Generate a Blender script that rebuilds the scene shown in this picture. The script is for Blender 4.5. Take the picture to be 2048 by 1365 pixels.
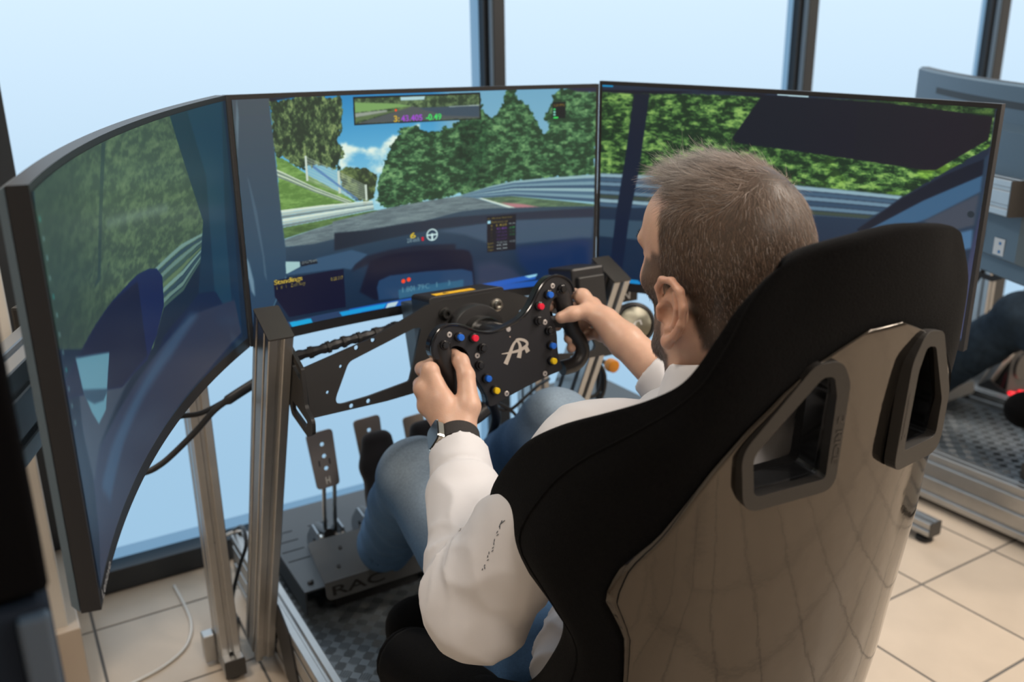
import bpy, math, random
import numpy as np
from mathutils import Vector, Matrix, Euler

for o in list(bpy.data.objects):
    bpy.data.objects.remove(o)
SC = bpy.context.scene
COL = SC.collection
PI = math.pi
RNG = random.Random(7)
NR = np.random.default_rng(11)

# ------------------------------------------------------------------ camera
H = 1.27
F_PX, PITCH, ROLL, YAW = 1780.14, 0.309328, -0.0140610, 0.535479
cam = bpy.data.cameras.new('camera')
cam.lens = F_PX / 2048 * 36.0
cam.sensor_width = 36.0
cam.clip_start = 0.02
cam.dof.use_dof = True
cam.dof.focus_distance = 1.12
cam.dof.aperture_fstop = 4.0
camo = bpy.data.objects.new('camera', cam)
COL.objects.link(camo)
hh = Vector((math.sin(YAW), math.cos(YAW), 0))
rr = Vector((math.cos(YAW), -math.sin(YAW), 0))
zz = Vector((0, 0, 1))
fwd = math.cos(PITCH) * hh - math.sin(PITCH) * zz
up0 = math.sin(PITCH) * hh + math.cos(PITCH) * zz
rgt = math.cos(ROLL) * rr + math.sin(ROLL) * up0
upv = -math.sin(ROLL) * rr + math.cos(ROLL) * up0
M4 = Matrix.Identity(4)
for i in range(3):
    M4[i][0], M4[i][1], M4[i][2] = rgt[i], upv[i], -fwd[i]
M4[2][3] = H
camo.matrix_world = M4
SC.camera = camo

# ------------------------------------------------------------------ light and exposure
SC.view_settings.view_transform = 'Standard'
SC.view_settings.look = 'None'
SC.view_settings.gamma = 1.0
SC.view_settings.use_curve_mapping = False
SC.view_settings.exposure = 0.0
world = bpy.data.worlds.new('world')
SC.world = world
world.use_nodes = True
wnt = world.node_tree
bg = wnt.nodes['Background']
wtc = wnt.nodes.new('ShaderNodeTexCoord')
wsep = wnt.nodes.new('ShaderNodeSeparateXYZ')
wramp = wnt.nodes.new('ShaderNodeValToRGB')
wmap = wnt.nodes.new('ShaderNodeMapRange')
wmap.inputs['From Min'].default_value = -0.30
wmap.inputs['From Max'].default_value = 0.20
wnt.links.new(wtc.outputs['Generated'], wsep.inputs[0])
wnt.links.new(wsep.outputs['Z'], wmap.inputs['Value'])
wnt.links.new(wmap.outputs['Result'], wramp.inputs['Fac'])
wramp.color_ramp.elements[0].color = (0.02, 0.035, 0.05, 1)      # paving outside
wramp.color_ramp.elements[1].color = (0.60, 0.55, 0.50, 1)       # overcast sky
wnt.links.new(wramp.outputs['Color'], bg.inputs[0])
bg.inputs[1].default_value = 0.85


def area_light(name, loc, target, size, power, color, size_y=None):
    l = bpy.data.lights.new(name, 'AREA')
    l.energy = power
    l.color = color
    l.size = size
    if size_y:
        l.shape = 'RECTANGLE'
        l.size_y = size_y
    o = bpy.data.objects.new(name, l)
    COL.objects.link(o)
    o.location = loc
    d = Vector(target) - Vector(loc)
    o.rotation_euler = d.to_track_quat('-Z', 'Y').to_euler()
    return o


WARM = (1.0, 0.885, 0.765)
LAMPS = [(2.35, 0.15, 2.93, 64), (2.35, -1.3, 2.93, 52), (0.5, -1.35, 2.93, 43), (4.2, 0.3, 2.93, 56), (4.2, -1.5, 2.93, 46), (-0.5, 1.45, 2.93, 28)]  # last entry is an added fill lamp that brightens floor and pillar at left
for lx, ly, lz, pw in LAMPS:
    area_light('ceiling_and_fill_light', (lx, ly, lz), (lx, ly, 0), 0.5, pw, WARM)
PANE_COL = (0.335, 0.545, 0.735)
PANE_STR = 1.0

# ------------------------------------------------------------------ materials
MATS = {}


def lin(r, g, b):
    f = lambda c: (c / 255 / 12.92) if c <= 10.3 else ((c / 255 + 0.055) / 1.055) ** 2.4
    return (f(r), f(g), f(b))


def mat(name, base, rough=0.5, metal=0.0, bump=0.0, bscale=200.0, var=0.0, vscale=20.0, spec=0.5, sheen=0.0, coat=0.0, attr=None, sss=0.0, stretch=None, detail=3.0):
    if name in MATS:
        return MATS[name]
    m = bpy.data.materials.new(name)
    m.use_nodes = True
    nt = m.node_tree
    b = nt.nodes['Principled BSDF']
    b.inputs['Base Color'].default_value = (*base, 1)
    b.inputs['Roughness'].default_value = rough
    b.inputs['Metallic'].default_value = metal
    b.inputs['Specular IOR Level'].default_value = spec
    b.inputs['Coat Weight'].default_value = coat
    b.inputs['Coat Roughness'].default_value = 0.05
    if sheen:
        b.inputs['Sheen Weight'].default_value = sheen
        b.inputs['Sheen Roughness'].default_value = 0.4
    if sss:
        b.inputs['Subsurface Weight'].default_value = sss
        b.inputs['Subsurface Radius'].default_value = (0.012, 0.004, 0.002)
        b.inputs['Subsurface Scale'].default_value = 0.5
    tc = nt.nodes.new('ShaderNodeTexCoord')
    vec = tc.outputs['Object']
    if stretch:
        mp = nt.nodes.new('ShaderNodeMapping')
        mp.inputs['Scale'].default_value = stretch
        nt.links.new(vec, mp.inputs['Vector'])
        vec = mp.outputs['Vector']
    src = None
    if attr:
        at = nt.nodes.new('ShaderNodeAttribute')
        at.attribute_name = attr
        src = at.outputs['Color']
        nt.links.new(src, b.inputs['Base Color'])
    if var:
        n = nt.nodes.new('ShaderNodeTexNoise')
        n.inputs['Scale'].default_value = vscale
        n.inputs['Detail'].default_value = detail
        nt.links.new(vec, n.inputs['Vector'])
        mr = nt.nodes.new('ShaderNodeMapRange')
        mr.inputs['From Min'].default_value = 0.3
        mr.inputs['From Max'].default_value = 0.7
        mr.inputs['To Min'].default_value = 1 - var
        mr.inputs['To Max'].default_value = 1 + var
        nt.links.new(n.outputs['Fac'], mr.inputs['Value'])
        mx = nt.nodes.new('ShaderNodeVectorMath')
        mx.operation = 'SCALE'
        if src is None:
            mx.inputs[0].default_value = base
        else:
            nt.links.new(src, mx.inputs[0])
        nt.links.new(mr.outputs['Result'], mx.inputs['Scale'])
        nt.links.new(mx.outputs['Vector'], b.inputs['Base Color'])
    if bump:
        n2 = nt.nodes.new('ShaderNodeTexNoise')
        n2.inputs['Scale'].default_value = bscale
        n2.inputs['Detail'].default_value = detail
        nt.links.new(vec, n2.inputs['Vector'])
        bp = nt.nodes.new('ShaderNodeBump')
        bp.inputs['Strength'].default_value = bump
        bp.inputs['Distance'].default_value = 0.002
        nt.links.new(n2.outputs['Fac'], bp.inputs['Height'])
        nt.links.new(bp.outputs['Normal'], b.inputs['Normal'])
    MATS[name] = m
    return m


def emit(name, col, strength, base=(0.02, 0.02, 0.02)):
    if name in MATS:
        return MATS[name]
    m = mat(name, base, 0.3)
    b = m.node_tree.nodes['Principled BSDF']
    b.inputs['Emission Color'].default_value = (*col, 1)
    b.inputs['Emission Strength'].default_value = strength
    return m


ALU = mat('anodised_aluminium', (0.47, 0.47, 0.465), 0.36, 0.92, bump=0.04, bscale=60, var=0.04, vscale=30)
ALU_SHADED = mat('shaded_aluminium', (0.42, 0.43, 0.44), 0.35, 0.9)  # aluminium of the side arms with their shade put into the colour
STEEL = mat('bright_steel', (0.72, 0.72, 0.70), 0.22, 1.0)
BLACK = mat('black_powder_coat', (0.016, 0.016, 0.017), 0.48, bump=0.12, bscale=900)
BLACKP = mat('black_plastic', (0.020, 0.020, 0.022), 0.42)
BLACKG = mat('gloss_black_plastic', (0.012, 0.012, 0.014), 0.16)
CAPB = mat('end_cap_plastic', (0.040, 0.038, 0.036), 0.42, bump=0.25, bscale=1500)
RUBBER = mat('black_rubber', (0.014, 0.014, 0.015), 0.62, bump=0.2, bscale=900)
CABLE = mat('cable_sheath', (0.012, 0.013, 0.016), 0.5)
WCABLE = mat('white_cable_sheath', (0.62, 0.62, 0.60), 0.45)
BEZEL = mat('monitor_bezel', (0.016, 0.017, 0.020), 0.38, bump=0.05, bscale=800)
FRAME = mat('window_frame_paint', (0.017, 0.021, 0.026), 0.42, bump=0.05, bscale=700)
WALLM = mat('white_wall_paint', (0.62, 0.60, 0.56), 0.75, bump=0.1, bscale=120)
FABRIC = mat('black_velour', (0.0032, 0.0032, 0.0036), 0.95, bump=0.5, bscale=700, var=0.25, vscale=300, spec=0.06, sheen=0.03)
GROUT = mat('grey_grout', (0.115, 0.11, 0.105), 0.85, bump=0.1, bscale=400)


# ------------------------------------------------------------------ mesh helpers
def tag(o, label=None, cat=None, group=None, kind=None):
    if label:
        o['label'] = label
    if cat:
        o['category'] = cat
    if group:
        o['group'] = group
    if kind:
        o['kind'] = kind
    return o


def empty(name, loc=(0, 0, 0), label=None, cat=None, group=None, kind=None, rotz=0.0):
    o = bpy.data.objects.new(name, None)
    o.empty_display_size = 0.05
    COL.objects.link(o)
    o.location = loc
    o.rotation_euler = (0, 0, rotz)
    return tag(o, label, cat, group, kind)


def link(name, me, parent=None, label=None, kind=None):
    o = bpy.data.objects.new(name, me)
    COL.objects.link(o)
    if parent is not None:
        o.parent = parent
        # parts are modelled in world coordinates
        o.matrix_parent_inverse = WM(parent).inverted()
    if label:
        o['label'] = label
    if kind:
        o['kind'] = kind
    return o


def WM(o):
    m = o.matrix_basis.copy()
    if o.parent is not None:
        m = WM(o.parent) @ o.matrix_parent_inverse @ m
    return m


class MB:
    def __init__(self):
        self.v, self.f, self.m = [], [], []

    def add(self, v, f, mi=0):
        b = len(self.v)
        self.v += [tuple(p) for p in v]
        self.f += [tuple(i + b for i in q) for q in f]
        self.m += [mi] * len(f)
        return self

    def box(self, c, s, R=None, mi=0):
        c = Vector(c)
        vs = []
        for sx in (-.5, .5):
            for sy in (-.5, .5):
                for sz in (-.5, .5):
                    p = Vector((sx * s[0], sy * s[1], sz * s[2]))
                    vs.append(c + (R @ p if R is not None else p))
        return self.add(vs, [(0, 1, 3, 2), (4, 6, 7, 5), (0, 4, 5, 1), (2, 3, 7, 6), (0, 2, 6, 4), (1, 5, 7, 3)], mi)

    def prism(self, poly, t, M, holes=(), mi=0):
        """poly in (u,v), extruded along w from 0 to t, placed by 4x4 M (u,v,w)."""
        from mathutils.geometry import tessellate_polygon
        loops = [list(poly)] + [list(h) for h in holes]
        pts = [p for l in loops for p in l]
        tris = tessellate_polygon([[Vector((p[0], p[1], 0)) for p in l] for l in loops])
        n = len(pts)
        vs = [M @ Vector((p[0], p[1], 0)) for p in pts] + [M @ Vector((p[0], p[1], t)) for p in pts]
        fs = []
        for a, b, c in tris:
            pa, pb, pc = pts[a], pts[b], pts[c]
            ar = (pb[0] - pa[0]) * (pc[1] - pa[1]) - (pb[1] - pa[1]) * (pc[0] - pa[0])
            if ar < 0:
                b, c = c, b
            fs.append((a, c, b))
            fs.append((a + n, b + n, c + n))
        k = 0
        for li, l in enumerate(loops):
            m = len(l)
            ar = sum(l[i][0] * l[(i + 1) % m][1] - l[(i + 1) % m][0] * l[i][1] for i in range(m))
            flip = (ar < 0) != (li > 0)
            for i in range(m):
                a, b = k + i, k + (i + 1) % m
                q = (a, b, b + n, a + n)
                fs.append(q[::-1] if flip else q)
            k += m
        return self.add(vs, fs, mi)

    def tube(self, path, r, n=10, closed=False, caps=True, mi=0, flat=1.0, upref=None):
        P = [Vector(p) for p in path]
        m = len(P)
        rs = r if hasattr(r, '__len__') else [r] * m
        vs, fs = [], []
        prev = None
        for i in range(m):
            if closed:
                t = P[(i + 1) % m] - P[i - 1]
            else:
                t = P[min(i + 1, m - 1)] - P[max(i - 1, 0)]
            t.normalize()
            if prev is None:
                a = Vector(upref) if upref is not None else Vector((0, 0, 1))
                if abs(a.dot(t)) > 0.95:
                    a = Vector((0, 1, 0))
                x = (a - t * a.dot(t)).normalized()
            else:
                x = (prev - t * prev.dot(t)).normalized()
            prev = x
            y = t.cross(x)
            for k in range(n):
                ang = 2 * PI * k / n
                vs.append(P[i] + x * (rs[i] * math.cos(ang)) + y * (rs[i] * flat * math.sin(ang)))
        rng = m if closed else m - 1
        for i in range(rng):
            for k in range(n):
                a, b = i * n + k, i * n + (k + 1) % n
                c, d = ((i + 1) % m) * n + (k + 1) % n, ((i + 1) % m) * n + k
                fs.append((a, b, c, d))
        if caps and not closed:
            fs.append(tuple(range(n))[::-1])
            fs.append(tuple(range((m - 1) * n, m * n)))
        return self.add(vs, fs, mi)

    def lathe(self, prof, M, n=32, mi=0):
        """prof: list of (r, w); axis w through M."""
        vs, fs = [], []
        for r_, w in prof:
            for k in range(n):
                a = 2 * PI * k / n
                vs.append(M @ Vector((r_ * math.cos(a), r_ * math.sin(a), w)))
        for i in range(len(prof) - 1):
            for k in range(n):
                a, b = i * n + k, i * n + (k + 1) % n
                fs.append((a, b, b + n, a + n))
        fs.append(tuple(range(n))[::-1])
        fs.append(tuple(range((len(prof) - 1) * n, len(prof) * n)))
        return self.add(vs, fs, mi)

    def build(self, name, mats, parent=None, label=None, kind=None, smooth=False, bevel=0.0, seg=2, angle=35):
        me = bpy.data.meshes.new(name)
        me.from_pydata(self.v, [], self.f)
        me.validate()
        ml = mats if isinstance(mats, (list, tuple)) else [mats]
        for mm in ml:
            me.materials.append(mm)
        if len(ml) > 1 and len(me.polygons) == len(self.m):
            me.polygons.foreach_set('material_index', self.m)
        if smooth:
            me.polygons.foreach_set('use_smooth', [True] * len(me.polygons))
            if angle < 180:
                me.set_sharp_from_angle(angle=math.radians(angle))
        me.update()
        o = link(name, me, parent, label, kind)
        if bevel:
            b = o.modifiers.new('bevel', 'BEVEL')
            b.width = bevel
            b.segments = seg
            b.limit_method = 'ANGLE'
            b.angle_limit = math.radians(40)
            b.harden_normals = False
        return o


def frame4(o, x, y, z):
    m = Matrix.Identity(4)
    for i in range(3):
        m[i][0], m[i][1], m[i][2], m[i][3] = x[i], y[i], z[i], o[i]
    return m


def rounded(poly, r, n=5):
    """round the corners of a 2D polygon; r is a number or per-corner list"""
    out = []
    m = len(poly)
    for i in range(m):
        p0, p1, p2 = [Vector(poly[(i + j) % m]).to_2d() for j in (-1, 0, 1)]
        rad = r[i] if hasattr(r, '__len__') else r
        if rad <= 0:
            out.append(tuple(p1))
            continue
        a, b = p0 - p1, p2 - p1
        la, lb = a.length, b.length
        a.normalize()
        b.normalize()
        ang = math.acos(max(-1, min(1, a.dot(b))))
        t = min(rad / max(math.tan(ang / 2), 1e-4), 0.45 * la, 0.45 * lb)
        s, e = p1 + a * t, p1 + b * t
        for k in range(n + 1):
            q = k / n
            out.append(tuple((1 - q) ** 2 * s + 2 * q * (1 - q) * p1 + q * q * e))
    return out


def circle(c, r, n=16):
    return [(c[0] + r * math.cos(2 * PI * k / n), c[1] + r * math.sin(2 * PI * k / n)) for k in range(n)]


def catmull(pts, n=8, closed=False):
    P = [Vector(p) for p in pts]
    m = len(P)
    out = []
    rng = m if closed else m - 1
    for i in range(rng):
        if closed:
            p0, p1, p2, p3 = P[i - 1], P[i], P[(i + 1) % m], P[(i + 2) % m]
        else:
            p0, p1, p2, p3 = P[max(i - 1, 0)], P[i], P[i + 1], P[min(i + 2, m - 1)]
        for k in range(n):
            t = k / n
            out.append(0.5 * ((2 * p1) + (p2 - p0) * t + (2 * p0 - 5 * p1 + 4 * p2 - p3) * t * t + (3 * p1 - p0 - 3 * p2 + p3) * t ** 3))
    if not closed:
        out.append(P[-1])
    return out


def slot_profile(w, h, nx, ny, slot=0.0085, depth=0.0065, lip=0.0):
    """T-slot extrusion section, w x h, with nx slots on each w side and ny on each h side, origin at the corner."""
    pts = []

    def side(L, n, f):
        step = L / n
        for i in range(n):
            c = step * (i + 0.5)
            pts.extend([f(c - slot / 2 - 0.0015, 0), f(c - slot / 2, 0.0015), f(c - slot / 2, depth), f(c + slot / 2, depth), f(c + slot / 2, 0.0015), f(c + slot / 2 + 0.0015, 0)])
    e = 0.0015
    pts.append((e, 0))
    side(w, nx, lambda s, d: (s, d))
    pts.extend([(w - e, 0), (w, e)])
    side(h, ny, lambda s, d: (w - d, s))
    pts.extend([(w, h - e), (w - e, h)])
    side(w, nx, lambda s, d: (w - s, h - d))
    pts.extend([(e, h), (0, h - e)])
    side(h, ny, lambda s, d: (d, h - s))
    pts.append((0, e))
    return pts


def extrusion(name, p0, axis, xdir, L, w, h, nx, ny, parent, material=None, label=None, cap0=False, cap1=False):
    """aluminium extrusion from the corner p0 along axis; w along xdir, h along axis x xdir."""
    a = Vector(axis).normalized()
    x = Vector(xdir).normalized()
    y = a.cross(x).normalized()
    M = frame4(p0, x, y, a)
    o = MB().prism(slot_profile(w, h, nx, ny), L, M).build(name, material or ALU, parent, label)
    for flag, at in ((cap0, -0.003), (cap1, L)):
        if flag:
            Mc = frame4(Vector(p0) + a * at, x, y, a)
            MB().prism(rounded([(-.0008, -.0008), (w + .0008, -.0008), (w + .0008, h + .0008), (-.0008, h + .0008)], .003, 3), 0.003, Mc).build('end_cap', CAPB, o)
    return o


def text_tris(s, size=1.0, bold=0.0):
    cu = bpy.data.curves.new('lettering', 'FONT')
    cu.body = s
    cu.size = size
    cu.resolution_u = 3
    cu.offset = bold
    o = bpy.data.objects.new('lettering', cu)
    COL.objects.link(o)
    dg = bpy.context.evaluated_depsgraph_get()
    ev = o.evaluated_get(dg)
    me = ev.to_mesh()
    me.calc_loop_triangles()
    v = np.array([tuple(p.co)[:2] for p in me.vertices]).reshape(-1, 2)
    t = np.array([tuple(q.vertices) for q in me.loop_triangles]).reshape(-1, 3)
    ev.to_mesh_clear()
    bpy.data.objects.remove(o)
    bpy.data.curves.remove(cu)
    return v, t


def lettering(name, s, M, width=None, height=None, material=None, parent=None, bold=0.0, lift=0.0006, label=None):
    v, t = text_tris(s, 1.0, bold)
    lo, hi = v.min(0), v.max(0)
    sx = width / (hi[0] - lo[0]) if width else None
    sy = height / (hi[1] - lo[1]) if height else None
    sx = sx or sy
    sy = sy or sx
    w = (v - (lo + hi) / 2) * np.array([sx, sy])
    n = len(w)
    vs = [M @ Vector((p[0], p[1], 0)) for p in w] + [M @ Vector((p[0], p[1], lift)) for p in w]
    fs = [tuple(int(i) for i in q) for q in t[:, ::-1]] + [tuple(int(i) + n for i in q) for q in t]
    return MB().add(vs, fs).build(name, material, parent, label)


def copy_tree(o, parent=None, dx=None, names=True):
    c = o.copy()
    COL.objects.link(c)
    if parent is not None:
        c.parent = parent
        c.matrix_parent_inverse = o.matrix_parent_inverse.copy()
    for ch in list(o.children):
        copy_tree(ch, c)
    return c


def shift_copy(o, d, label):
    c = copy_tree(o)
    c.location = Vector(o.location) + Vector(d)
    c['label'] = label
    return c


# ------------------------------------------------------------------ the room
WY = 2.184          # front face of the window frames
TILE = 0.2993
gx0 = 1.4623 * H      # a grout crossing measured on the floor
gy0 = 0.8985 * H
far_tiles = mat('far_floor_tiles', (0.50, 0.425, 0.345), 0.36)
nt = far_tiles.node_tree
tc = nt.nodes.new('ShaderNodeTexCoord')
mp = nt.nodes.new('ShaderNodeMapping')
mp.inputs['Location'].default_value = (-1.4623 * H, -0.8985 * H, 0)
bk = nt.nodes.new('ShaderNodeTexBrick')
bk.offset = 0.0
bk.inputs['Scale'].default_value = 1.0
bk.inputs['Brick Width'].default_value = TILE
bk.inputs['Row Height'].default_value = TILE
bk.inputs['Mortar Size'].default_value = 0.0032
bk.inputs['Color1'].default_value = (0.50, 0.425, 0.345, 1)
bk.inputs['Color2'].default_value = (0.485, 0.412, 0.335, 1)
bk.inputs['Mortar'].default_value = (0.115, 0.11, 0.105, 1)
nt.links.new(tc.outputs['Object'], mp.inputs['Vector'])
nt.links.new(mp.outputs['Vector'], bk.inputs['Vector'])
nt.links.new(bk.outputs['Color'], nt.nodes['Principled BSDF'].inputs['Base Color'])
floor = MB().box((2.0, -0.4, -0.012), (9.0, 5.4, 0.02)).build('floor', far_tiles)
bed = MB().box((gx0, (gy0 - 11 * TILE + WY) / 2, -0.0017), (18 * TILE, WY - gy0 + 11 * TILE, 0.0005)).build('mortar_bed', GROUT, floor)
tag(floor, 'beige tiled floor under both simulators', kind='structure')
tile_mats = []
for i in range(4):
    k = 1 + (i - 1.5) * 0.018
    tile_mats.append(mat('beige_floor_tile_%d' % i, (0.50 * k, 0.425 * k, 0.345 * k), 0.33, bump=0.03, bscale=25, var=0.05, vscale=9, spec=0.45))
tmesh = []
for m_ in tile_mats:
    w = TILE - 0.0065
    b = MB().box((0, 0, -0.004), (w, w, 0.008))
    ob = b.build('tile', m_, floor, bevel=0)
    tmesh.append(ob.data)
    bpy.data.objects.remove(ob)
cutmesh = []
for m_ in tile_mats:
    ob = MB().box((0, 0, -0.004), (TILE - .0065, WY - (gy0 + 3 * TILE) - .0065, 0.008)).build('tile', m_, floor)
    cutmesh.append(ob.data)
    bpy.data.objects.remove(ob)
cnt = 0
for ix in range(-9, 9):
    for iy in range(-11, 4):
        cx, cy = gx0 + (ix + 0.5) * TILE, gy0 + (iy + 0.5) * TILE
        edge = cy + TILE / 2 > WY + 0.02
        o = bpy.data.objects.new('tile', RNG.choice(cutmesh if edge else tmesh))
        if edge:
            cy = (gy0 + iy * TILE + WY) / 2
        COL.objects.link(o)
        o.parent = floor
        o.location = (cx, cy, 0.0 - RNG.random() * 0.0004)
        cnt += 1

ceil = MB().box((2.0, -0.4, 3.05), (9.0, 5.4, 0.1)).build('ceiling', WALLM)
tag(ceil, kind='structure')
wb = MB().box((2.0, -3.05, 1.5), (9.0, 0.1, 3.0)).build('wall_back', mat('back_wall_paint', (0.30, 0.27, 0.23), 0.8))
tag(wb, kind='structure')
wr = MB().box((6.45, -0.4, 1.5), (0.1, 5.4, 3.0)).build('wall_right', WALLM)
tag(wr, kind='structure')
wl = MB().box((-2.45, -0.4, 1.5), (0.1, 5.4, 3.0)).build('wall_left', WALLM)
tag(wl, kind='structure')
# white pillar with a plinth at the left end of the glass
wf = MB().box((-1.19, 2.09, 1.5), (2.40, 0.5, 3.0)).build('wall_front', WALLM, bevel=0.004)
tag(wf, 'white pillar at the left end of the window front', kind='structure')
pb = MB().box((-1.165, 2.07, 0.077), (2.39, 0.5, 0.154)).build('baseboard_left', mat('plinth_tile', (0.46, 0.39, 0.32), 0.45), bevel=0.003)
tag(pb, 'tiled plinth at the foot of the white pillar', kind='structure')

# window front: mullions, bottom rails, frosted panes
pane_m = bpy.data.materials.new('frosted_glass')
pane_m.use_nodes = True
nt = pane_m.node_tree
nt.nodes.clear()
out = nt.nodes.new('ShaderNodeOutputMaterial')
em = nt.nodes.new('ShaderNodeEmission')
em.inputs[0].default_value = (*PANE_COL, 1)
em.inputs[1].default_value = PANE_STR
gl = nt.nodes.new('ShaderNodeBsdfRefraction')
gl.inputs['Roughness'].default_value = 0.55
gl.inputs['IOR'].default_value = 1.25
gl.inputs[0].default_value = (1, 1, 1, 1)
ad2 = nt.nodes.new('ShaderNodeAddShader')
nt.links.new(em.outputs[0], ad2.inputs[0])
nt.links.new(gl.outputs[0], ad2.inputs[1])
nt.links.new(ad2.outputs[0], out.inputs[0])
clear_m = emit('unfilmed_glass_margin', (0.22, 0.42, 0.64), 0.8)

PY = WY + 0.062
mull = [(0.075, -0.06), (1.2525, 1.2885), (2.457, 2.503), (3.53, 3.59), (4.75, 4.80), (6.2, 6.4)]
# each mullion: (left edge of its front face, right edge of its front face)
lefts = [0.075, 1.2885, 2.503, 3.59, 4.80]
rights = [1.2525, 2.457, 3.53, 4.75, 6.2]
for i in range(5):
    w = empty('window_%d' % (i + 1), ((lefts[i] + rights[i]) / 2, WY, 0), ('leftmost', 'second', 'third', 'fourth', 'rightmost')[i] + ' frosted window bay counted from the white pillar', kind='structure')
    l, r = lefts[i], rights[i]
    MB().add([(l - .01, PY, .06), (r + .01, PY, .06), (r + .01, PY, 3.0), (l - .01, PY, 3.0)], [(0, 1, 2, 3)]).build('pane', pane_m, w)
    MB().box((r - 0.018, PY - 0.0015, 1.53), (0.04, 0.002, 2.94)).build('clear_margin', clear_m, w)
    MB().box(((l + r) / 2, PY - 0.0015, 0.075), (r - l, 0.002, 0.03)).build('clear_margin', clear_m, w)
    MB().box(((l + r) / 2, WY + 0.04, 0.03), (r - l, 0.08, 0.06)).build('bottom_rail', FRAME, w, bevel=0.002)
    # the mullion on the right of this pane
    l2 = lefts[i + 1] if i < 4 else 6.4
    mb = MB().box(((r + l2) / 2, WY + 0.045, 1.5), (l2 - r, 0.09, 3.0))
    mb.box((r - 0.006, WY + 0.055, 1.5), (0.014, 0.05, 3.0))
    mb.build('mullion', FRAME, w, bevel=0.002)
    MB().box((r + 0.001, WY + 0.012, 1.5), (0.008, 0.016, 3.0)).build('lit_chamfer', mat('mullion_chamfer_lit', (0.12, 0.16, 0.20), 0.35), w)  # blue light on the mullion chamfer, put into its paler colour
jamb = MB().box((0.04, WY + 0.045, 1.5), (0.07, 0.09, 3.0)).build('trim_1', FRAME, bevel=0.002)
tag(jamb, 'dark window jamb beside the white pillar', kind='structure')

# ------------------------------------------------------------------ the aluminium rig
CX = 0.70
LEAN = math.radians(24.0)
TILT = 0.13374
UA = Vector((0, -math.sin(LEAN), math.cos(LEAN)))      # axis of the leaning uprights
UP_L = 0.909
X1, Y1, Z1 = Vector((1, 0, 0)), Vector((0, 1, 0)), Vector((0, 0, 1))

rig = empty('racing_rig', (CX, 1.1, 0), 'silver aluminium simulator frame in front, holding the steering wheel the man grips', 'rig', 'simulator frames')
for xl in (0.346, 1.012):
    extrusion('upright', (xl, 1.69, 0.025), UA, X1, UP_L, 0.04, 0.08, 1, 2, rig, cap1=True)
for xl in (0.389, 0.971):
    extrusion('rail', (xl, 0.46, 0.02), Y1, Z1, 1.555, 0.145, 0.04, 3, 1, rig, cap1=True)
for y_ in (0.55, 1.95):
    extrusion('crossbar', (0.4295, y_, 0.025), X1, Z1, 0.541, 0.04, 0.08, 1, 2, rig)
for s_ in (-1, 1):
    xo = 0.387 if s_ < 0 else 1.0115
    # black joint plate between upright and rail
    M = frame4((xo - 0.0016, 0, 0), Y1, Z1, X1)
    pl = MB().prism(rounded([(1.50, 0.03), (1.60, 0.03), (1.66, 0.16), (1.62, 0.20), (1.55, 0.17)], .015), 0.0035, M).build('joint_plate', BLACK, rig)
for y_ in (0.52, 1.0, 1.93):
    for xo in (0.409, 0.991):
        MB().lathe([(0.022, 0.0), (0.022, 0.006), (0.009, 0.009), (0.009, 0.021)], frame4((xo, y_, 0.0), X1, Y1, Z1), 16).build('rubber_foot', RUBBER, rig, smooth=True)

# checker plate between the rails
FZ = 0.118
fp = MB().box((CX, 1.18, FZ - 0.003), (0.540, 1.50, 0.006)).build('floor_plate', mat('checker_plate', (0.17, 0.20, 0.225), 0.42, 0.35, bump=0.05, bscale=300), rig)
tb = MB()
P_ = 0.030
for ix in range(-9, 10):
    for iy in range(-26, 26):
        cx, cy = CX + ix * P_, 1.18 + iy * P_ * 0.94
        if abs(cx - CX) > 0.258 or abs(cy - 1.18) > 0.735 or cy < 0.9:
            continue
        rot = (ix + iy) % 2
        for k in range(-2, 3):
            L = 0.012 - abs(k) * 0.0012
            d = k * 0.0048
            a = math.radians(45) if rot else math.radians(-45)
            ca, sa = math.cos(a), math.sin(a)
            def W(p, q, z): return (cx + p * ca - q * sa, cy + p * sa + q * ca, FZ + z)
            w_ = 0.0011
            tb.add([W(-L, d - w_, -.0002), W(L, d - w_, -.0002), W(L, d + w_, -.0002), W(-L, d + w_, -.0002), W(-L * .85, d, .0016), W(L * .85, d, .0016)],
                   [(0, 1, 5, 4), (2, 3, 4, 5), (1, 2, 5), (3, 0, 4)])
tb.build('tread_bars', mat('checker_tread', (0.085, 0.10, 0.115), 0.38, 0.5), fp, kind='stuff')
for bx, by in ((0.80, 1.25), (0.47, 1.25), (0.93, 1.25)):
    MB().lathe([(0.006, 0), (0.006, 0.003), (0.003, 0.005)], frame4((bx, by, FZ), X1, Y1, Z1), 12).build('bolt', BLACKP, rig, smooth=True)

# black plate that carries the motor, spanning the uprights
PV = Vector((0, math.sin(TILT), math.cos(TILT)))
PN = Vector((0, -math.cos(TILT), math.sin(TILT)))
PC = Vector((CX, 1.32, 0.852))
PM = frame4(PC + PN * -0.006 + PV * -0.852 + X1 * -CX, X1, PV, PN)


def mirr(pts):
    return [(2 * CX - x, y) for x, y in reversed(pts)]


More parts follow.
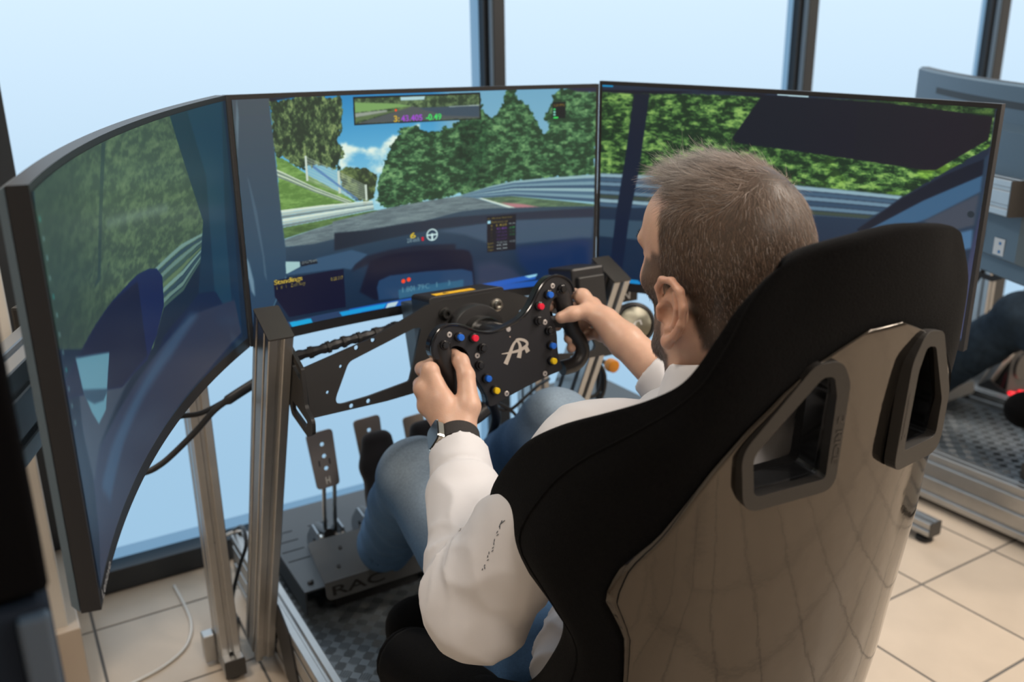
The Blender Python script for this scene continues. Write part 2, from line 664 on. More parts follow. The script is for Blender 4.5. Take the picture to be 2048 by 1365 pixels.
half_top = [(0.396, 0.804), (0.509, 0.831), (0.591, 0.860), (0.617, 0.871), (0.65, 0.876)]
half_bot = [(0.396, 0.720), (0.527, 0.722), (0.60, 0.727), (0.64, 0.732)]
outl = half_bot + mirr(half_bot) + mirr(half_top) + half_top[::-1][0:0]
outl = half_bot + mirr(half_bot) + mirr(half_top)[0:0] + [(2 * CX - x, y) for x, y in half_top] + half_top[::-1]
cut = rounded([(0.434, 0.732), (0.497, 0.737), (0.572, 0.748), (0.604, 0.836), (0.590, 0.836), (0.470, 0.800)], [.012, .04, .008, .012, .012, .02], 6)
holes = [cut, [(2 * CX - x, y) for x, y in cut]]
for hx, hy, hr in ((0.486, 0.821, .0042), (0.516, 0.829, .0042), (0.456, 0.795, .003), (0.429, 0.757, .003), (0.466, 0.7265, .0042), (0.496, 0.7285, .0042), (0.617, .80, .0025), (0.607, .765, .0025)):
    holes.append(circle((hx, hy), hr, 10))
    holes.append(circle((2 * CX - hx, hy), hr, 10))
plate = MB().prism(outl, 0.006, PM, holes).build('mount_plate', BLACK, rig)
for s_ in (-1, 1):
    xo = 0.3862 if s_ < 0 else 1.0078
    if s_ > 0:
        continue
    fl = rounded([(1.300, 0.808), (1.296, 0.745), (1.266, 0.732), (1.270, 0.708), (1.296, 0.694), (1.375, 0.706), (1.40, 0.76), (1.375, 0.84)], [.004, .01, .012, .012, .012, .01, .01, .01], 4)
    slot1 = rounded([(1.31, 0.785), (1.345, 0.80), (1.340, 0.812), (1.305, 0.797)], .004, 3)
    slot2 = rounded([(1.290, 0.722), (1.300, 0.708), (1.366, 0.718), (1.362, 0.736)], .004, 3)
    MB().prism(fl, 0.006 if s_ > 0 else 0.006, frame4((xo, 0, 0), Y1, Z1, X1), [slot1, slot2]).build('side_flange', BLACK, plate)
MBOLT = mat('bolt_steel', (0.55, 0.54, 0.50), 0.28, 1.0)
for bx in (0.65, 0.752):
    for bz in (0.852, 0.771):
        o_ = PM @ Vector((bx, bz, 0.006))
        MB().lathe([(0.0115, 0), (0.0115, 0.002), (0.0085, 0.0025), (0.008, 0.010), (0.0075, 0.011), (0.0045, 0.011), (0.0042, 0.006)], frame4(o_, X1, PV, PN), 20).build('bolt', MBOLT if bx > .7 else mat('dark_bolt', (0.05, 0.05, 0.05), .35, .8), plate, smooth=True)

# ------------------------------------------------------------------ direct drive motor
motor = empty('wheel_motor', (CX, 1.4, 0.76), 'black motor box behind the front steering wheel with a yellow warning sticker on top', 'motor', 'steering motors')
mbm = frame4(PC + PV * -0.04 - PN * 0.0065, X1, PV, -PN)   # local: x, up, away from the driver
sq = rounded([(-.074, -.064), (.074, -.064), (.074, .070), (-.074, .070)], .008, 3)
body = MB().prism([(-x, y) for x, y in sq], 0.075, frame4(PC + PV * -0.04 - PN * 0.0065, -X1, PV, -PN)).build('housing', BLACKP, motor, bevel=.002)
MB().prism([(-.06, -.085), (.06, -.085), (.066, .05), (-.066, .05)], 0.07, frame4(PC + PV * -0.04 - PN * 0.083, -X1, PV, -PN)).build('rear_housing', mat('dark_slate_metal', (0.07, 0.09, 0.105), 0.4, 0.3), motor, bevel=.003)
# sticker on the top face
ts = PC + PV * 0.0302 - PN * 0.03
stk = MB().prism([(-.033, -.0115), (.045, -.0115), (.047, .0115), (-.031, .0115)], 0.0006, frame4(ts + X1 * -0.022, X1, -PN, PV)).build('warning_sticker', mat('yellow_sticker', (0.85, 0.50, 0.02), 0.5), motor, 'yellow warning sticker')
MB().prism([(-.006, -.005), (.006, -.005), (0, .006)], 0.0008, frame4(ts + X1 * -0.032 + PV * .0003, X1, -PN, PV)).build('hazard_mark', BLACKP, stk)
# hub in front of the plate
HUB = PM @ Vector((CX, 0.811, 0.006))
hm = frame4(HUB, X1, PV, PN)
MB().lathe([(0.052, 0), (0.052, 0.022), (0.050, 0.026), (0.034, 0.028)], hm, 40).build('front_disc', BLACKP, motor, smooth=True)
MB().lathe([(0.0335, 0.028), (0.0335, 0.050), (0.031, 0.053), (0.026, 0.053)], hm, 40).build('shaft_collar', mat('collar_metal', (0.10, 0.10, 0.10), .22, .9), motor, smooth=True)
MB().lathe([(0.027, 0.053), (0.027, 0.110)], hm, 28).build('shaft', BLACKG, motor, smooth=True)

# ------------------------------------------------------------------ steering wheel
WO = Vector((0.6997, 1.1648, 0.8125))
PHI = 0.24633
WU = X1 * math.cos(PHI) + PV * math.sin(PHI)
WV = -X1 * math.sin(PHI) + PV * math.cos(PHI)


def wm(u, v, w=0.0):
    return WO + WU * u + WV * v + PN * w


WMX = frame4(WO, WU, WV, PN)
wheel = empty('steering_wheel', WO, 'black formula steering wheel with coloured buttons, gripped by the man in the white shirt', 'steering wheel', 'steering wheels')
half = [(0.0, 0.0505), (0.028, 0.0525), (0.052, 0.064), (0.075, 0.0835), (0.095, 0.0935), (0.112, 0.093), (0.128, 0.082), (0.1365, 0.066), (0.1335, 0.052), (0.120, 0.050), (0.106, 0.0585), (0.094, 0.0575), (0.084, 0.048), (0.0805, 0.034), (0.083, 0.018), (0.0815, 0.0), (0.076, -0.020), (0.0725, -0.040), (0.074, -0.056), (0.066, -0.060), (0.044, -0.0585), (0.0, -0.0575)]
ho = [tuple(p) for p in catmull([Vector((x, y, 0)) for x, y in half], 4)]
ho = [(p[0], p[1]) for p in ho]
full = ho + [(-x, y) for x, y in ho[::-1][1:-1]]
facep = MB().prism(full, 0.005, WMX @ Matrix.Translation((0, 0, -0.005))).build('face_plate', mat('wheel_face', (0.012, 0.0125, 0.0165), 0.42, bump=0.1, bscale=1200), wheel, bevel=.0008)
inner = [(x * 0.965, y * 0.95) for x, y in full]
MB().prism(full, 0.014, WMX @ Matrix.Translation((0, 0, -0.0215))).build('back_shell', BLACKG, wheel, bevel=.003)
# glossy lip along the top edge
lipp = [wm(x, y, 0.0005) for x, y in ho[:32]]
lipq = [wm(-x, y, 0.0005) for x, y in ho[:32]]
for lp in (lipp, lipq):
    MB().tube(lp, 0.0022, 8).build('edge_trim', BLACKG, wheel, smooth=True)
MB().lathe([(0.030, -0.0215), (0.030, -0.05)], frame4(WO + PV * 0.0, WU, WV, PN), 28).build('quick_release', BLACKP, wheel, smooth=True)
for s_ in (-1, 1):
    gp = catmull([wm(s_ * 0.112, 0.072, -0.012), wm(s_ * 0.1175, 0.050, -0.012), wm(s_ * 0.1165, 0.02, -0.010), wm(s_ * 0.1185, -0.01, -0.010), wm(s_ * 0.1265, -0.036, -0.010), wm(s_ * 0.1235, -0.055, -0.010), wm(s_ * 0.105, -0.066, -0.010), wm(s_ * 0.078, -0.062, -0.010)], 6)
    n = len(gp)
    rs = [0.0175 - 0.0045 * min(1, i / (n * 0.45)) for i in range(n)]
    rs[0] = 0.012
    MB().tube(gp, rs, 14).build('grip', mat('rubber_grip', (0.018, 0.018, 0.020), 0.36, bump=0.15, bscale=500), wheel, smooth=True)
    tr = MB().tube(catmull([wm(s_ * 0.080, 0.021, -0.012), wm(s_ * 0.098, 0.016, -0.010), wm(s_ * 0.114, 0.008, -0.010)], 4), [0.006, .0065, .0065, .0065, .007, .007, .0075, .008, .008], 10, flat=1.6, upref=PN)
    tr.build('thumb_rest', RUBBER, wheel, smooth=True)
    # shift paddle behind
    MB().prism(rounded([(s_ * .050, .052), (s_ * .098, .058), (s_ * .104, .02), (s_ * .09, .002), (s_ * .052, .012)][::s_], .008), 0.003, WMX @ Matrix.Translation((0, 0, -0.035))).build('shift_paddle', BLACKG, wheel)
BT = {'blue': mat('blue_button', (0.012, 0.13, 0.62), 0.3), 'red': mat('red_button', (0.72, 0.012, 0.045), 0.3), 'yellow': mat('yellow_button', (0.80, 0.55, 0.01), 0.3), 'black': BLACKG}
BUT = [(0.0867, 0.0697, 'blue'), (0.064, 0.0585, 'red'), (0.1143, 0.0682, 'black'), (0.055, 0.0366, 'black'), (0.0687, 0.0131, 'black'), (0.0644, -0.0117, 'blue'), (0.0573, -0.0362, 'yellow')]
for u, v, c in BUT:
    for s_ in (-1, 1):
        bm_ = frame4(wm(s_ * u, v, 0.0), WU, WV, PN)
        b = MB().lathe([(0.0080, 0), (0.0080, 0.0035), (0.0072, 0.0055), (0.0058, 0.006), (0.0056, 0.0045)], bm_, 22).build('button', BLACKG, wheel, smooth=True)
        hgt = 0.0115 if c != 'black' else 0.010
        MB().lathe([(0.0052, 0.0045), (0.0052, hgt - 0.0008), (0.0045, hgt), (0.002, hgt + 0.0002)], bm_, 22).build('button_cap', BT[c], b, c + ' button cap', smooth=True)
SCRM = mat('anodised_screw', (0.60, 0.56, 0.54), 0.4, 0.6)
for u, v in ((0.1, 0.0792), (0.0667, 0.0285), (0.0387, -0.052)):
    for s_ in (-1, 1):
        sm = frame4(wm(s_ * u, v, 0.0), WU, WV, PN)
        sc_ = MB().lathe([(0.0044, 0), (0.0044, 0.0007), (0.0038, 0.0012), (0.0018, 0.0012)], sm, 18).build('screw', SCRM, wheel, smooth=True)
        MB().lathe([(0.0016, 0.0011), (0.0016, 0.0014)], sm, 6).build('socket', BLACKP, sc_)
sm = frame4(wm(-0.0008, 0.0455, 0.0), WU, WV, PN)
MB().lathe([(0.0044, 0), (0.0044, 0.0007), (0.0038, 0.0012), (0.0018, 0.0012)], sm, 18).build('screw', SCRM, wheel, smooth=True)
# emblem: interlaced A and P strokes (points in the wheel plane)
EMB = mat('emblem_print', (0.52, 0.47, 0.42), 0.55)


def ribbon(pts, ws, lift, name):
    P = catmull([Vector((p[0], p[1], 0)) for p in pts], 8)
    W_ = np.interp(np.linspace(0, 1, len(P)), np.linspace(0, 1, len(ws)), ws)
    vs, fs = [], []
    for i, p in enumerate(P):
        t = (P[min(i + 1, len(P) - 1)] - P[max(i - 1, 0)]).normalized()
        nrm = Vector((-t.y, t.x, 0)) * float(W_[i] / 2)
        a, b = p + nrm, p - nrm
        vs += [wm(a.x, a.y, lift), wm(b.x, b.y, lift)]
        if i:
            k = 2 * i
            fs.append((k - 2, k - 1, k + 1, k))
    MB().add(vs, fs).build(name, EMB, emb)


emb = empty('emblem', WO)
emb.parent = wheel
emb.matrix_parent_inverse = WM(wheel).inverted()
ribbon([(-0.0244, -0.0057), (-0.0127, 0.0057), (-0.0025, 0.0167), (0.0061, 0.0216), (0.0099, 0.017), (0.0099, 0.0091), (0.0069, 0.0021), (0.0016, -0.0064)], [.0085, .0068, .005, .0035, .004, .006, .007, .008], .0004, 'letter_stroke')
ribbon([(-0.0257, 0.013), (-0.0091, 0.008), (0.0061, 0.005), (0.0193, 0.006), (0.0239, 0.0102), (0.0201, 0.0167), (0.0121, 0.0219), (0.0056, 0.0235)], [.001, .0035, .0052, .0056, .0045, .0045, .0045, .003], .0007, 'letter_stroke')
ribbon([(0.0193, 0.006), (0.0208, -0.0046)], [.0065, .0078], .0004, 'letter_stroke')
MB().lathe([(.0011, 0), (.0011, .0005)], frame4(wm(-0.002, 0.0326, 0), WU, WV, PN), 10).build('accent_dot', mat('print_dot', (.55, .40, .33), .5), emb)
# ------------------------------------------------------------------ pedals
ped = empty('pedal_set', (CX, 1.8, 0.17), 'black pedal deck under the front steering wheel with a lettered heel plate', 'pedals', 'pedal sets')
DECK = mat('deck_black_steel', (0.055, 0.062, 0.070), 0.36, 0.2, bump=0.08, bscale=900)
DZ = 0.190
dk = MB()
slots = []
for sx in (0.53, 0.66, 0.80):
    for k in range(4):
        yy = 1.775 + k * 0.045
        for dx in (-0.045, 0.045):
            slots.append([(sx + dx - 0.026, yy - .0022), (sx + dx + 0.026, yy - .0022), (sx + dx + 0.026, yy + .0022), (sx + dx - 0.026, yy + .0022)])
slots = [s_ for i, s_ in enumerate(slots) if i % 2 == 0 or s_[0][0] > 0.79] if False else slots[::1]
uniq = []
for s_ in slots:
    if all(abs(s_[0][0] - t_[0][0]) > 0.054 or abs(s_[0][1] - t_[0][1]) > 0.01 for t_ in uniq):
        uniq.append(s_)
deck = MB().prism([(0.452, 1.640), (0.948, 1.640), (0.948, 2.02), (0.452, 2.02)], 0.004, frame4((0, 0, DZ - 0.004), X1, Y1, Z1), uniq)
deck.box((0.454, 1.83, DZ - 0.030), (0.004, 0.38, 0.052)).box((0.946, 1.83, DZ - 0.030), (0.004, 0.38, 0.052)).box((CX, 2.018, DZ - .03), (0.49, 0.004, 0.052))
deck.build('deck', DECK, ped)
MB().box((0.62, 1.70, 0.142), (0.20, 0.10, 0.040)).build('control_box', BLACKP, ped, bevel=.004)
for bx, by in ((0.475, 1.90), (0.475, 1.67), (0.925, 1.67), (0.925, 1.9)):
    MB().lathe([(0.007, 0), (0.007, .004), (.004, .006)], frame4((bx, by, DZ), X1, Y1, Z1), 14).build('bolt', BLACKP, ped, smooth=True)
# heel plate: sloped sheet with a turned down front lip
hp0, hp1 = Vector((0, 1.612, 0.214)), Vector((0, 1.712, 0.260))
hv = (hp1 - hp0).normalized()
hn = X1.cross(hv)
HL = (hp1 - hp0).length
hl = MB().prism(rounded([(0.487, 0), (0.905, 0), (0.905, HL), (0.487, HL)], [0, 0, .012, .012], 4), 0.003, frame4(hp0, X1, hv, hn))
hl.prism(rounded([(0.487, -0.040), (0.905, -0.040), (0.905, 0.0), (0.487, 0.0)], [.014, .014, 0, 0], 4), 0.003, frame4(hp0 + Vector((0, -.001, 0.003)), X1, Vector((0, 0.25, 1)).normalized(), Vector((0, -1, .25)).normalized()))
hl.box((CX - .004, 1.66, 0.20), (0.30, 0.06, 0.03))
hpo = hl.build('heel_plate', mat('heel_steel', (0.095, 0.105, 0.115), 0.34, 0.3, bump=.06, bscale=900), ped)
for bx, bt in ((0.53, .03), (0.55, .075), (0.72, .03), (0.74, .075)):
    MB().lathe([(0.0045, 0), (0.0045, .002)], frame4(hp0 + X1 * bx + hv * bt + hn * .003, X1, hv, hn), 12).build('screw', BLACKP, hpo)
lettering('lettering', 'RAC', frame4(hp0 + X1 * 0.560 + Vector((0, -.0085, -0.0175)), X1, Vector((0, 0.25, 1)).normalized(), Vector((0, -1, .25)).normalized()), width=0.118, height=0.021, material=mat('cut_lettering', (0.006, 0.006, 0.007), .6), parent=hpo, bold=0.012, lift=.0012)
PAD = mat('pedal_pad_metal', (0.26, 0.235, 0.22), 0.42, 0.5)
for k, (px_, py_, pz0, pz1, hw) in enumerate([(0.549, 1.722, 0.378, 0.506, 0.030), (0.666, 1.742, 0.376, 0.505, 0.032), (0.795, 1.775, 0.33, 0.47, 0.027)]):
    pd_ = empty('pedal', (px_, py_, DZ))
    pd_.parent = ped
    pd_.matrix_parent_inverse = WM(ped).inverted()
    lean = math.radians(8)
    v_ = Vector((-0.05, math.sin(lean), math.cos(lean))).normalized()
    n_ = X1.cross(v_).normalized()
    Mp = frame4(Vector((px_, py_, pz0)), v_.cross(n_), v_, n_)
    hh_ = pz1 - pz0
    hl_ = [circle((0.002, hh_ * q), 0.0048, 12) for q in (.34, .56, .77)]
    pad = MB().prism(rounded([(-hw * .86, 0), (hw * .86, 0), (hw, hh_), (-hw, hh_)], .010, 5), 0.004, Mp, hl_).build('pad', PAD, pd_)
    lettering('mark', 'H', Mp @ Matrix.Translation((.001, hh_ * .13, .004)) @ Matrix.Rotation(0, 4, 'Z'), width=.010, height=.016, material=mat('pad_mark', (.6, .6, .58), .4), parent=pad, bold=.02)
    MB().prism([(-.013, .40 * hh_), (-.010, .40 * hh_), (-.010, .50 * hh_), (-.013, .5 * hh_)], .0045, Mp).prism([(.010, .40 * hh_), (.013, .40 * hh_), (.013, .50 * hh_), (.010, .5 * hh_)], .0045, Mp).build('stop_mark', BLACKP, pad)
    for dx in (-.012, .012):
        MB().tube([(px_ + dx + .004, py_ + .004, pz0 + .015), (px_ + dx + .009, py_ + .035, 0.30), (px_ + dx + .010, py_ + .045, DZ + .03)], 0.0048, 10).build('arm', STEEL, pd_, smooth=True)
    br = MB()
    for dx in (-.028, .030):
        br.prism(rounded([(py_ - .03, DZ), (py_ + .11, DZ), (py_ + .10, DZ + .03), (py_ + .06, DZ + .075), (py_ + .02, DZ + .07), (py_ - .03, DZ + .02)], .01, 4), .004, frame4((px_ + dx, 0, 0), Y1, Z1, X1), [circle((py_ + .045, DZ + .035), .012, 12)])
    br.build('bracket', mat('pedal_bracket_metal', (.30, .33, .36), .3, .9), pd_)
    MB().tube([(px_ + .003, py_ + .03, DZ + .055), (px_ + .003, py_ + .12, DZ + .03)], .013, 14).build('damper', BLACKP, pd_, smooth=True)
    MB().lathe([(.015, 0), (.015, .05)], frame4((px_ - .024, py_ + .045, DZ + .035), Y1, Z1, X1), 16).build('pivot', STEEL, pd_, smooth=True)

# ------------------------------------------------------------------ monitors
SAG = 0.042


def surf(Cn, s, t, off=0.0):
    TL, TR, BL, BR = [Vector(c) for c in Cn]
    p = (BL * (1 - s) + BR * s) * (1 - t) + (TL * (1 - s) + TR * s) * t
    ch = (TR - TL)
    nrm = Vector((-ch.y, ch.x, 0)).normalized()      # away from the driver
    # tangent slope of the arc for a true normal offset
    L = ch.length
    sl = SAG * -4 * (2 * s - 1) / L
    n2 = (nrm - ch.normalized() * sl).normalized()
    return p + nrm * (SAG * (1 - (2 * s - 1) ** 2)) + n2 * off


def grid(Cn, s0, s1, t0, t1, off, ns=28, nt_=1):
    vs = [surf(Cn, s0 + (s1 - s0) * i / ns, t0 + (t1 - t0) * j / nt_, off) for i in range(ns + 1) for j in range(nt_ + 1)]
    fs = [(i * (nt_ + 1) + j, (i + 1) * (nt_ + 1) + j, (i + 1) * (nt_ + 1) + j + 1, i * (nt_ + 1) + j + 1) for i in range(ns) for j in range(nt_)]
    return vs, fs


def slab(Cn, s0, s1, t0, t1, o0, o1, ns=28, mb=None, taper=0.0):
    mb = mb or MB()
    vs = []
    for i in range(ns + 1):
        q = i / ns
        for (tt, oo, k) in ((t0, o0, 0), (t1, o0, 0), (t1 - taper, o1, 1), (t0 + taper, o1, 1)):
            a, b_ = (s0 + taper * .6 * k, s1 - taper * .6 * k)
            vs.append(surf(Cn, a + (b_ - a) * q, tt, oo))
    fs = []
    for i in range(ns):
        a, b_ = 4 * i, 4 * i + 4
        for k in range(4):
            fs.append((a + k, a + (k + 1) % 4, b_ + (k + 1) % 4, b_ + k))
    fs.append((3, 2, 1, 0))
    fs.append((4 * ns, 4 * ns + 1, 4 * ns + 2, 4 * ns + 3))
    return mb.add(vs, fs)


SCR_S = (0.0085, 0.9915)
SCR_T = (0.045, 0.982)


def screen_mesh(Cn, name, material, parent):
    ns, nt_ = 40, 2
    vs, fs = grid(Cn, SCR_S[0], SCR_S[1], SCR_T[0], SCR_T[1], -0.0009, ns, nt_)
    me = bpy.data.meshes.new(name)
    me.from_pydata(vs, [], fs)
    uvl = me.uv_layers.new(name='UVMap')
    for p in me.polygons:
        for li in p.loop_indices:
            vi = me.loops[li].vertex_index
            uvl.data[li].uv = ((vi // (nt_ + 1)) / ns, (vi % (nt_ + 1)) / nt_)
    me.materials.append(material)
    me.polygons.foreach_set('use_smooth', [True] * len(me.polygons))
    return link(name, me, parent)


MON = {
    'left': [(0.0355, 0.820, 1.177), (0.3515, 1.4440, 1.2195), (0.0335, 0.822, 0.778), (0.3465, 1.4455, 0.812)],
    'centre': [(0.3535, 1.445, 1.2195), (1.0605, 1.445, 1.218), (0.3490, 1.445, 0.812), (1.0585, 1.445, 0.812)],
    'right': [(1.0612, 1.4446, 1.2235), (1.3830, 0.833, 1.190), (1.0592, 1.4448, 0.812), (1.3890, 0.840, 0.782)],
}
BACKM = mat('monitor_back_plastic', (0.085, 0.14, 0.195), 0.42, bump=0.06, bscale=900)


def monitor(key, label):
    Cn = MON[key]
    base = surf(Cn, .5, 0, .02)
    m = empty('curved_monitor', base, label, 'monitor', 'curved monitors')
    slab(Cn, 0, 1, 0, 1, 0.0, 0.0175, 36).build('front_frame', BEZEL, m, smooth=True, angle=30)
    hb = slab(Cn, 0.0015, .9985, 0.002, .998, 0.0185, 0.026, 36, taper=0.012)
    hb.build('rear_shell', BACKM if key != 'centre' else BACKM, m, smooth=True, angle=30)
    slab(Cn, 0.16, 0.84, 0.10, 0.80, 0.026, 0.050, 20, taper=0.03).build('rear_bulge', BACKM, m, smooth=True, angle=30)
    for q in (0,):
        slab(Cn, .14, .78, .875, .910, 0.0255, 0.0268, 24).build('vent_slot', mat('vent_dark', (.035, .045, .055), .6), m)
    # maker's name on the chin
    a, b_ = surf(Cn, .005, .022, -.0006), surf(Cn, .105, .022, -.0006)
    x = (b_ - a).normalized()
    y = (surf(Cn, .05, .1) - surf(Cn, .05, 0)).normalized()
    lettering('lettering', 'Lenovo', frame4((a + b_) / 2, x, y, x.cross(y)), width=0.058, height=0.010, material=mat('grey_print', (.30, .31, .33), .5), parent=m, lift=.0004)
    return m


monl = monitor('left', 'curved monitor on the left side of the man, seen edge-on and dim')
monc = monitor('centre', 'curved monitor in the middle, showing road and timing panels')
monr = monitor('right', 'curved monitor on the right behind the head of the man, showing trees and a guardrail')

# ------------------------------------------------------------------ monitor stand
stand = empty('monitor_stand', (CX, 1.8, 0), 'silver extrusion stand that carries the three front monitors', 'stand', 'monitor stands')
for xl in (0.281, 1.079):
    extrusion('post', (xl, 1.71, 0.052), Z1, X1, 1.06, 0.04, 0.08, 1, 2, stand)
    extrusion('foot', (xl - .001, 1.685, 0.012), Y1, Z1, 0.125, 0.04, 0.042, 1, 1, stand, cap0=True, cap1=True)
    MB().box((xl - .0135, 1.775, 0.045), (0.025, 0.030, 0.066)).build('corner_bracket', ALU, stand, bevel=.003)
    for y_ in (1.71, 1.79):
        MB().lathe([(.018, 0), (.018, .006), (.008, .009), (.008, .0125)], frame4((xl + .02, y_, 0), X1, Y1, Z1), 16).build('rubber_foot', RUBBER, stand, smooth=True)
extrusion('crossbar', (0.321, 1.755, 0.96), X1, Y1, 0.758, 0.04, 0.08, 1, 2, stand)
bd = Vector((0.335, 0.942, 0)).normalized()
for s_ in (-1, 1):
    d_ = Vector((bd.x * s_, bd.y, 0)) if s_ > 0 else Vector((bd.x, bd.y, 0))
    if s_ < 0:
        p0 = Vector((-0.052, 0.958, 0.88))
        extrusion('side_arm', p0, Vector((bd.x, bd.y, 0)), Z1, 0.80, 0.10, 0.045, 2, 1, stand, ALU_SHADED, cap0=True)
        MB().box((0.075, 1.2, 0.945), (0.10, 0.10, 0.10), Matrix.Rotation(math.radians(-26.9), 3, 'Z')).build('monitor_mount', BLACK, stand, bevel=.004)
    else:
        p0 = Vector((2 * CX + 0.052, 0.958, 0.98))
        extrusion('side_arm', p0, Vector((-bd.x, bd.y, 0)), -Z1, 0.80, 0.10, 0.045, 2, 1, stand, ALU_SHADED, cap0=True)
        MB().box((2 * CX - 0.075, 1.2, 0.945), (0.10, 0.10, 0.10), Matrix.Rotation(math.radians(26.9), 3, 'Z')).build('monitor_mount', BLACK, stand, bevel=.004)
MB().box((CX, 1.65, 0.98), (0.12, 0.21, 0.12)).build('monitor_mount', BLACK, stand, bevel=.004)

# ------------------------------------------------------------------ bucket seat
CROW = [(.495, 1.122), (.497, 1.075), (.503, 1.03), (.510, .985), (.515, .94), (.518, .90), (.521, .85), (.524, .80), (.527, .75), (.531, .70), (.537, .63), (.546, .55), (.562, .45), (.585, .35), (.63, .26), (.74, .20)]
BROW = [(.092, .508, 1.112), (.112, .512, 1.070), (.125, .514, 1.03), (.142, .519, .99), (.160, .530, .95), (.175, .543, .91), (.185, .558, .86), (.192, .570, .81), (.196, .578, .76), (.199, .585, .71), (.204, .598, .63), (.208, .612, .55), (.211, .638, .45), (.212, .672, .35), (.212, .72, .26), (.214, .83, .21)]
TROW = [(.128, .530, 1.088), (.158, .536, 1.060), (.174, .542, 1.034), (.188, .562, .994), (.203, .588, .972), (.224, .630, .948), (.240, .702, .910), (.249, .764, .862), (.252, .822, .776), (.247, .748, .726), (.241, .680, .702), (.240, .704, .635), (.240, .78, .54), (.242, .93, .46), (.240, 1.06, .40), (.24, 1.16, .35)]


def seat_row(i):
    c, b, t = CROW[i], BROW[i], TROW[i]
    bulge = 0.5 * (b[0] + t[0]) + 0.012 + 0.12 * max(0, t[1] - b[1] - 0.05)
    half = [Vector((b[0] * .55, c[0] + (b[1] - c[0]) * .25, c[1] * .6 + b[2] * .4)), Vector(b), Vector((bulge, b[1] + (t[1] - b[1]) * .42, b[2] * .55 + t[2] * .45)), Vector(t)]
    pts = [Vector((-p.x, p.y, p.z)) for p in half[::-1]] + [Vector((0, c[0], c[1]))] + half
    pts = [Vector((p.x + CX, p.y, p.z)) for p in pts]
    return catmull(pts, 6)


rows = [seat_row(i) for i in range(len(CROW))]
NU = len(rows[0])
cols = [catmull([r_[j] for r_ in rows], 4) for j in range(NU)]
NV = len(cols[0])
sv = [cols[j][i] for i in range(NV) for j in range(NU)]
sf = [(i * NU + j, (i + 1) * NU + j, (i + 1) * NU + j + 1, i * NU + j + 1) for i in range(NV - 1) for j in range(NU - 1)]


def seat_normals():
    P = np.array(sv, dtype=float).reshape(NV, NU, 3)
    du = np.gradient(P, axis=1)
    dv = np.gradient(P, axis=0)
    n = np.cross(du, dv)
    n /= np.linalg.norm(n, axis=2, keepdims=True)
    # outwards = away from a point in front of the backrest
    ref = np.array([CX, 0.80, 0.75])
    sgn = np.sign(((P - ref) * n).sum(2).mean())
    return P, n * sgn


SP, SN = seat_normals()
seat = empty('racing_chair', (CX, 0.75, 0.15), 'black bucket seat the man in the white shirt sits in, with two harness openings', 'chair', 'bucket seats')


def seat_sheet(name, mask, off_out, thick, material, sub=1, smooth_edge=True):
    P = SP + SN * off_out
    idx = {}
    vs, fs = [], []

    def gid(i, j):
        if (i, j) not in idx:
            idx[(i, j)] = len(vs)
            vs.append(tuple(P[i, j]))
        return idx[(i, j)]
    for i in range(NV - 1):
        for j in range(NU - 1):
            if mask is None or mask[i, j]:
                q = [gid(i, j), gid(i + 1, j), gid(i + 1, j + 1), gid(i, j + 1)]
                fs.append(tuple(q))
    me = bpy.data.meshes.new(name)
    me.from_pydata(vs, [], fs)
    # make face normals agree with the outward normals
    k = 0
    v0 = np.array(vs)
    f0 = fs[len(fs) // 2]
    a = np.cross(v0[f0[1]] - v0[f0[0]], v0[f0[2]] - v0[f0[0]])
    c0 = v0[list(f0)].mean(0)
    d = np.linalg.norm((P - c0).reshape(-1, 3), axis=1).argmin()
    if np.dot(a, SN.reshape(-1, 3)[d]) < 0:
        me.flip_normals()
    me.materials.append(material)
    me.polygons.foreach_set('use_smooth', [True] * len(me.polygons))
    o = link(name, me, seat)
    s = o.modifiers.new('thickness', 'SOLIDIFY')
    s.thickness = thick
    s.offset = -1
    if sub:
        m_ = o.modifiers.new('round', 'SUBSURF')
        m_.levels = m_.render_levels = sub
    return o


uph = seat_sheet('upholstery', None, 0.0, 0.036, FABRIC)
vg = uph.vertex_groups.new(name='padding')
for v_ in uph.data.vertices:
    vg.add([v_.index], 0.55 + 0.45 * min(1, max(0, (1.04 - v_.co.z) / .10)), 'REPLACE')
uph.modifiers['thickness'].vertex_group = 'padding'
# stitched seam along the rim, a hand's breadth in from the edge
for j_ in (4, NU - 5):
    MB().tube([Vector(SP[i, j_] + SN[i, j_] * .0002) for i in range(1, 46)], .0009, 6).build('seam', mat('seam_thread', (.004, .004, .0045), .9, spec=.08), seat, smooth=True, angle=180)
# outer shell: back face of the seat below the padded head area, stopping short of the wings
shell_m = bpy.data.materials.new('glossy_grp_shell')
shell_m.use_nodes = True
nt = shell_m.node_tree
b = nt.nodes['Principled BSDF']
b.inputs['Base Color'].default_value = (0.080, 0.073, 0.066, 1)
b.inputs['Metallic'].default_value = 0.9
b.inputs['Roughness'].default_value = 0.07
tc = nt.nodes.new('ShaderNodeTexCoord')
nz = nt.nodes.new('ShaderNodeTexNoise')
nz.inputs['Scale'].default_value = 60
nz.inputs['Detail'].default_value = 4
nt.links.new(tc.outputs['Object'], nz.inputs['Vector'])
bp = nt.nodes.new('ShaderNodeBump')
bp.inputs['Strength'].default_value = 0.10
bp.inputs['Distance'].default_value = 0.0015
nt.links.new(nz.outputs['Fac'], bp.inputs['Height'])
nt.links.new(bp.outputs['Normal'], b.inputs['Normal'])
mid = NU // 2
PO = SP + SN * 0.0045
EB = [(1.03, 1.5), (1.015, 4.5), (1.0, 7.0), (.975, 9.0), (.94, 10.6), (.90, 11.6), (.86, 12.3), (.82, 13.0), (.78, 14.2), (.74, 14.6), (.70, 13.6), (.64, 13.2), (.5, 14), (.2, 15)]
shv, shf_ = [], []
NS_ = 41
rowsel = []
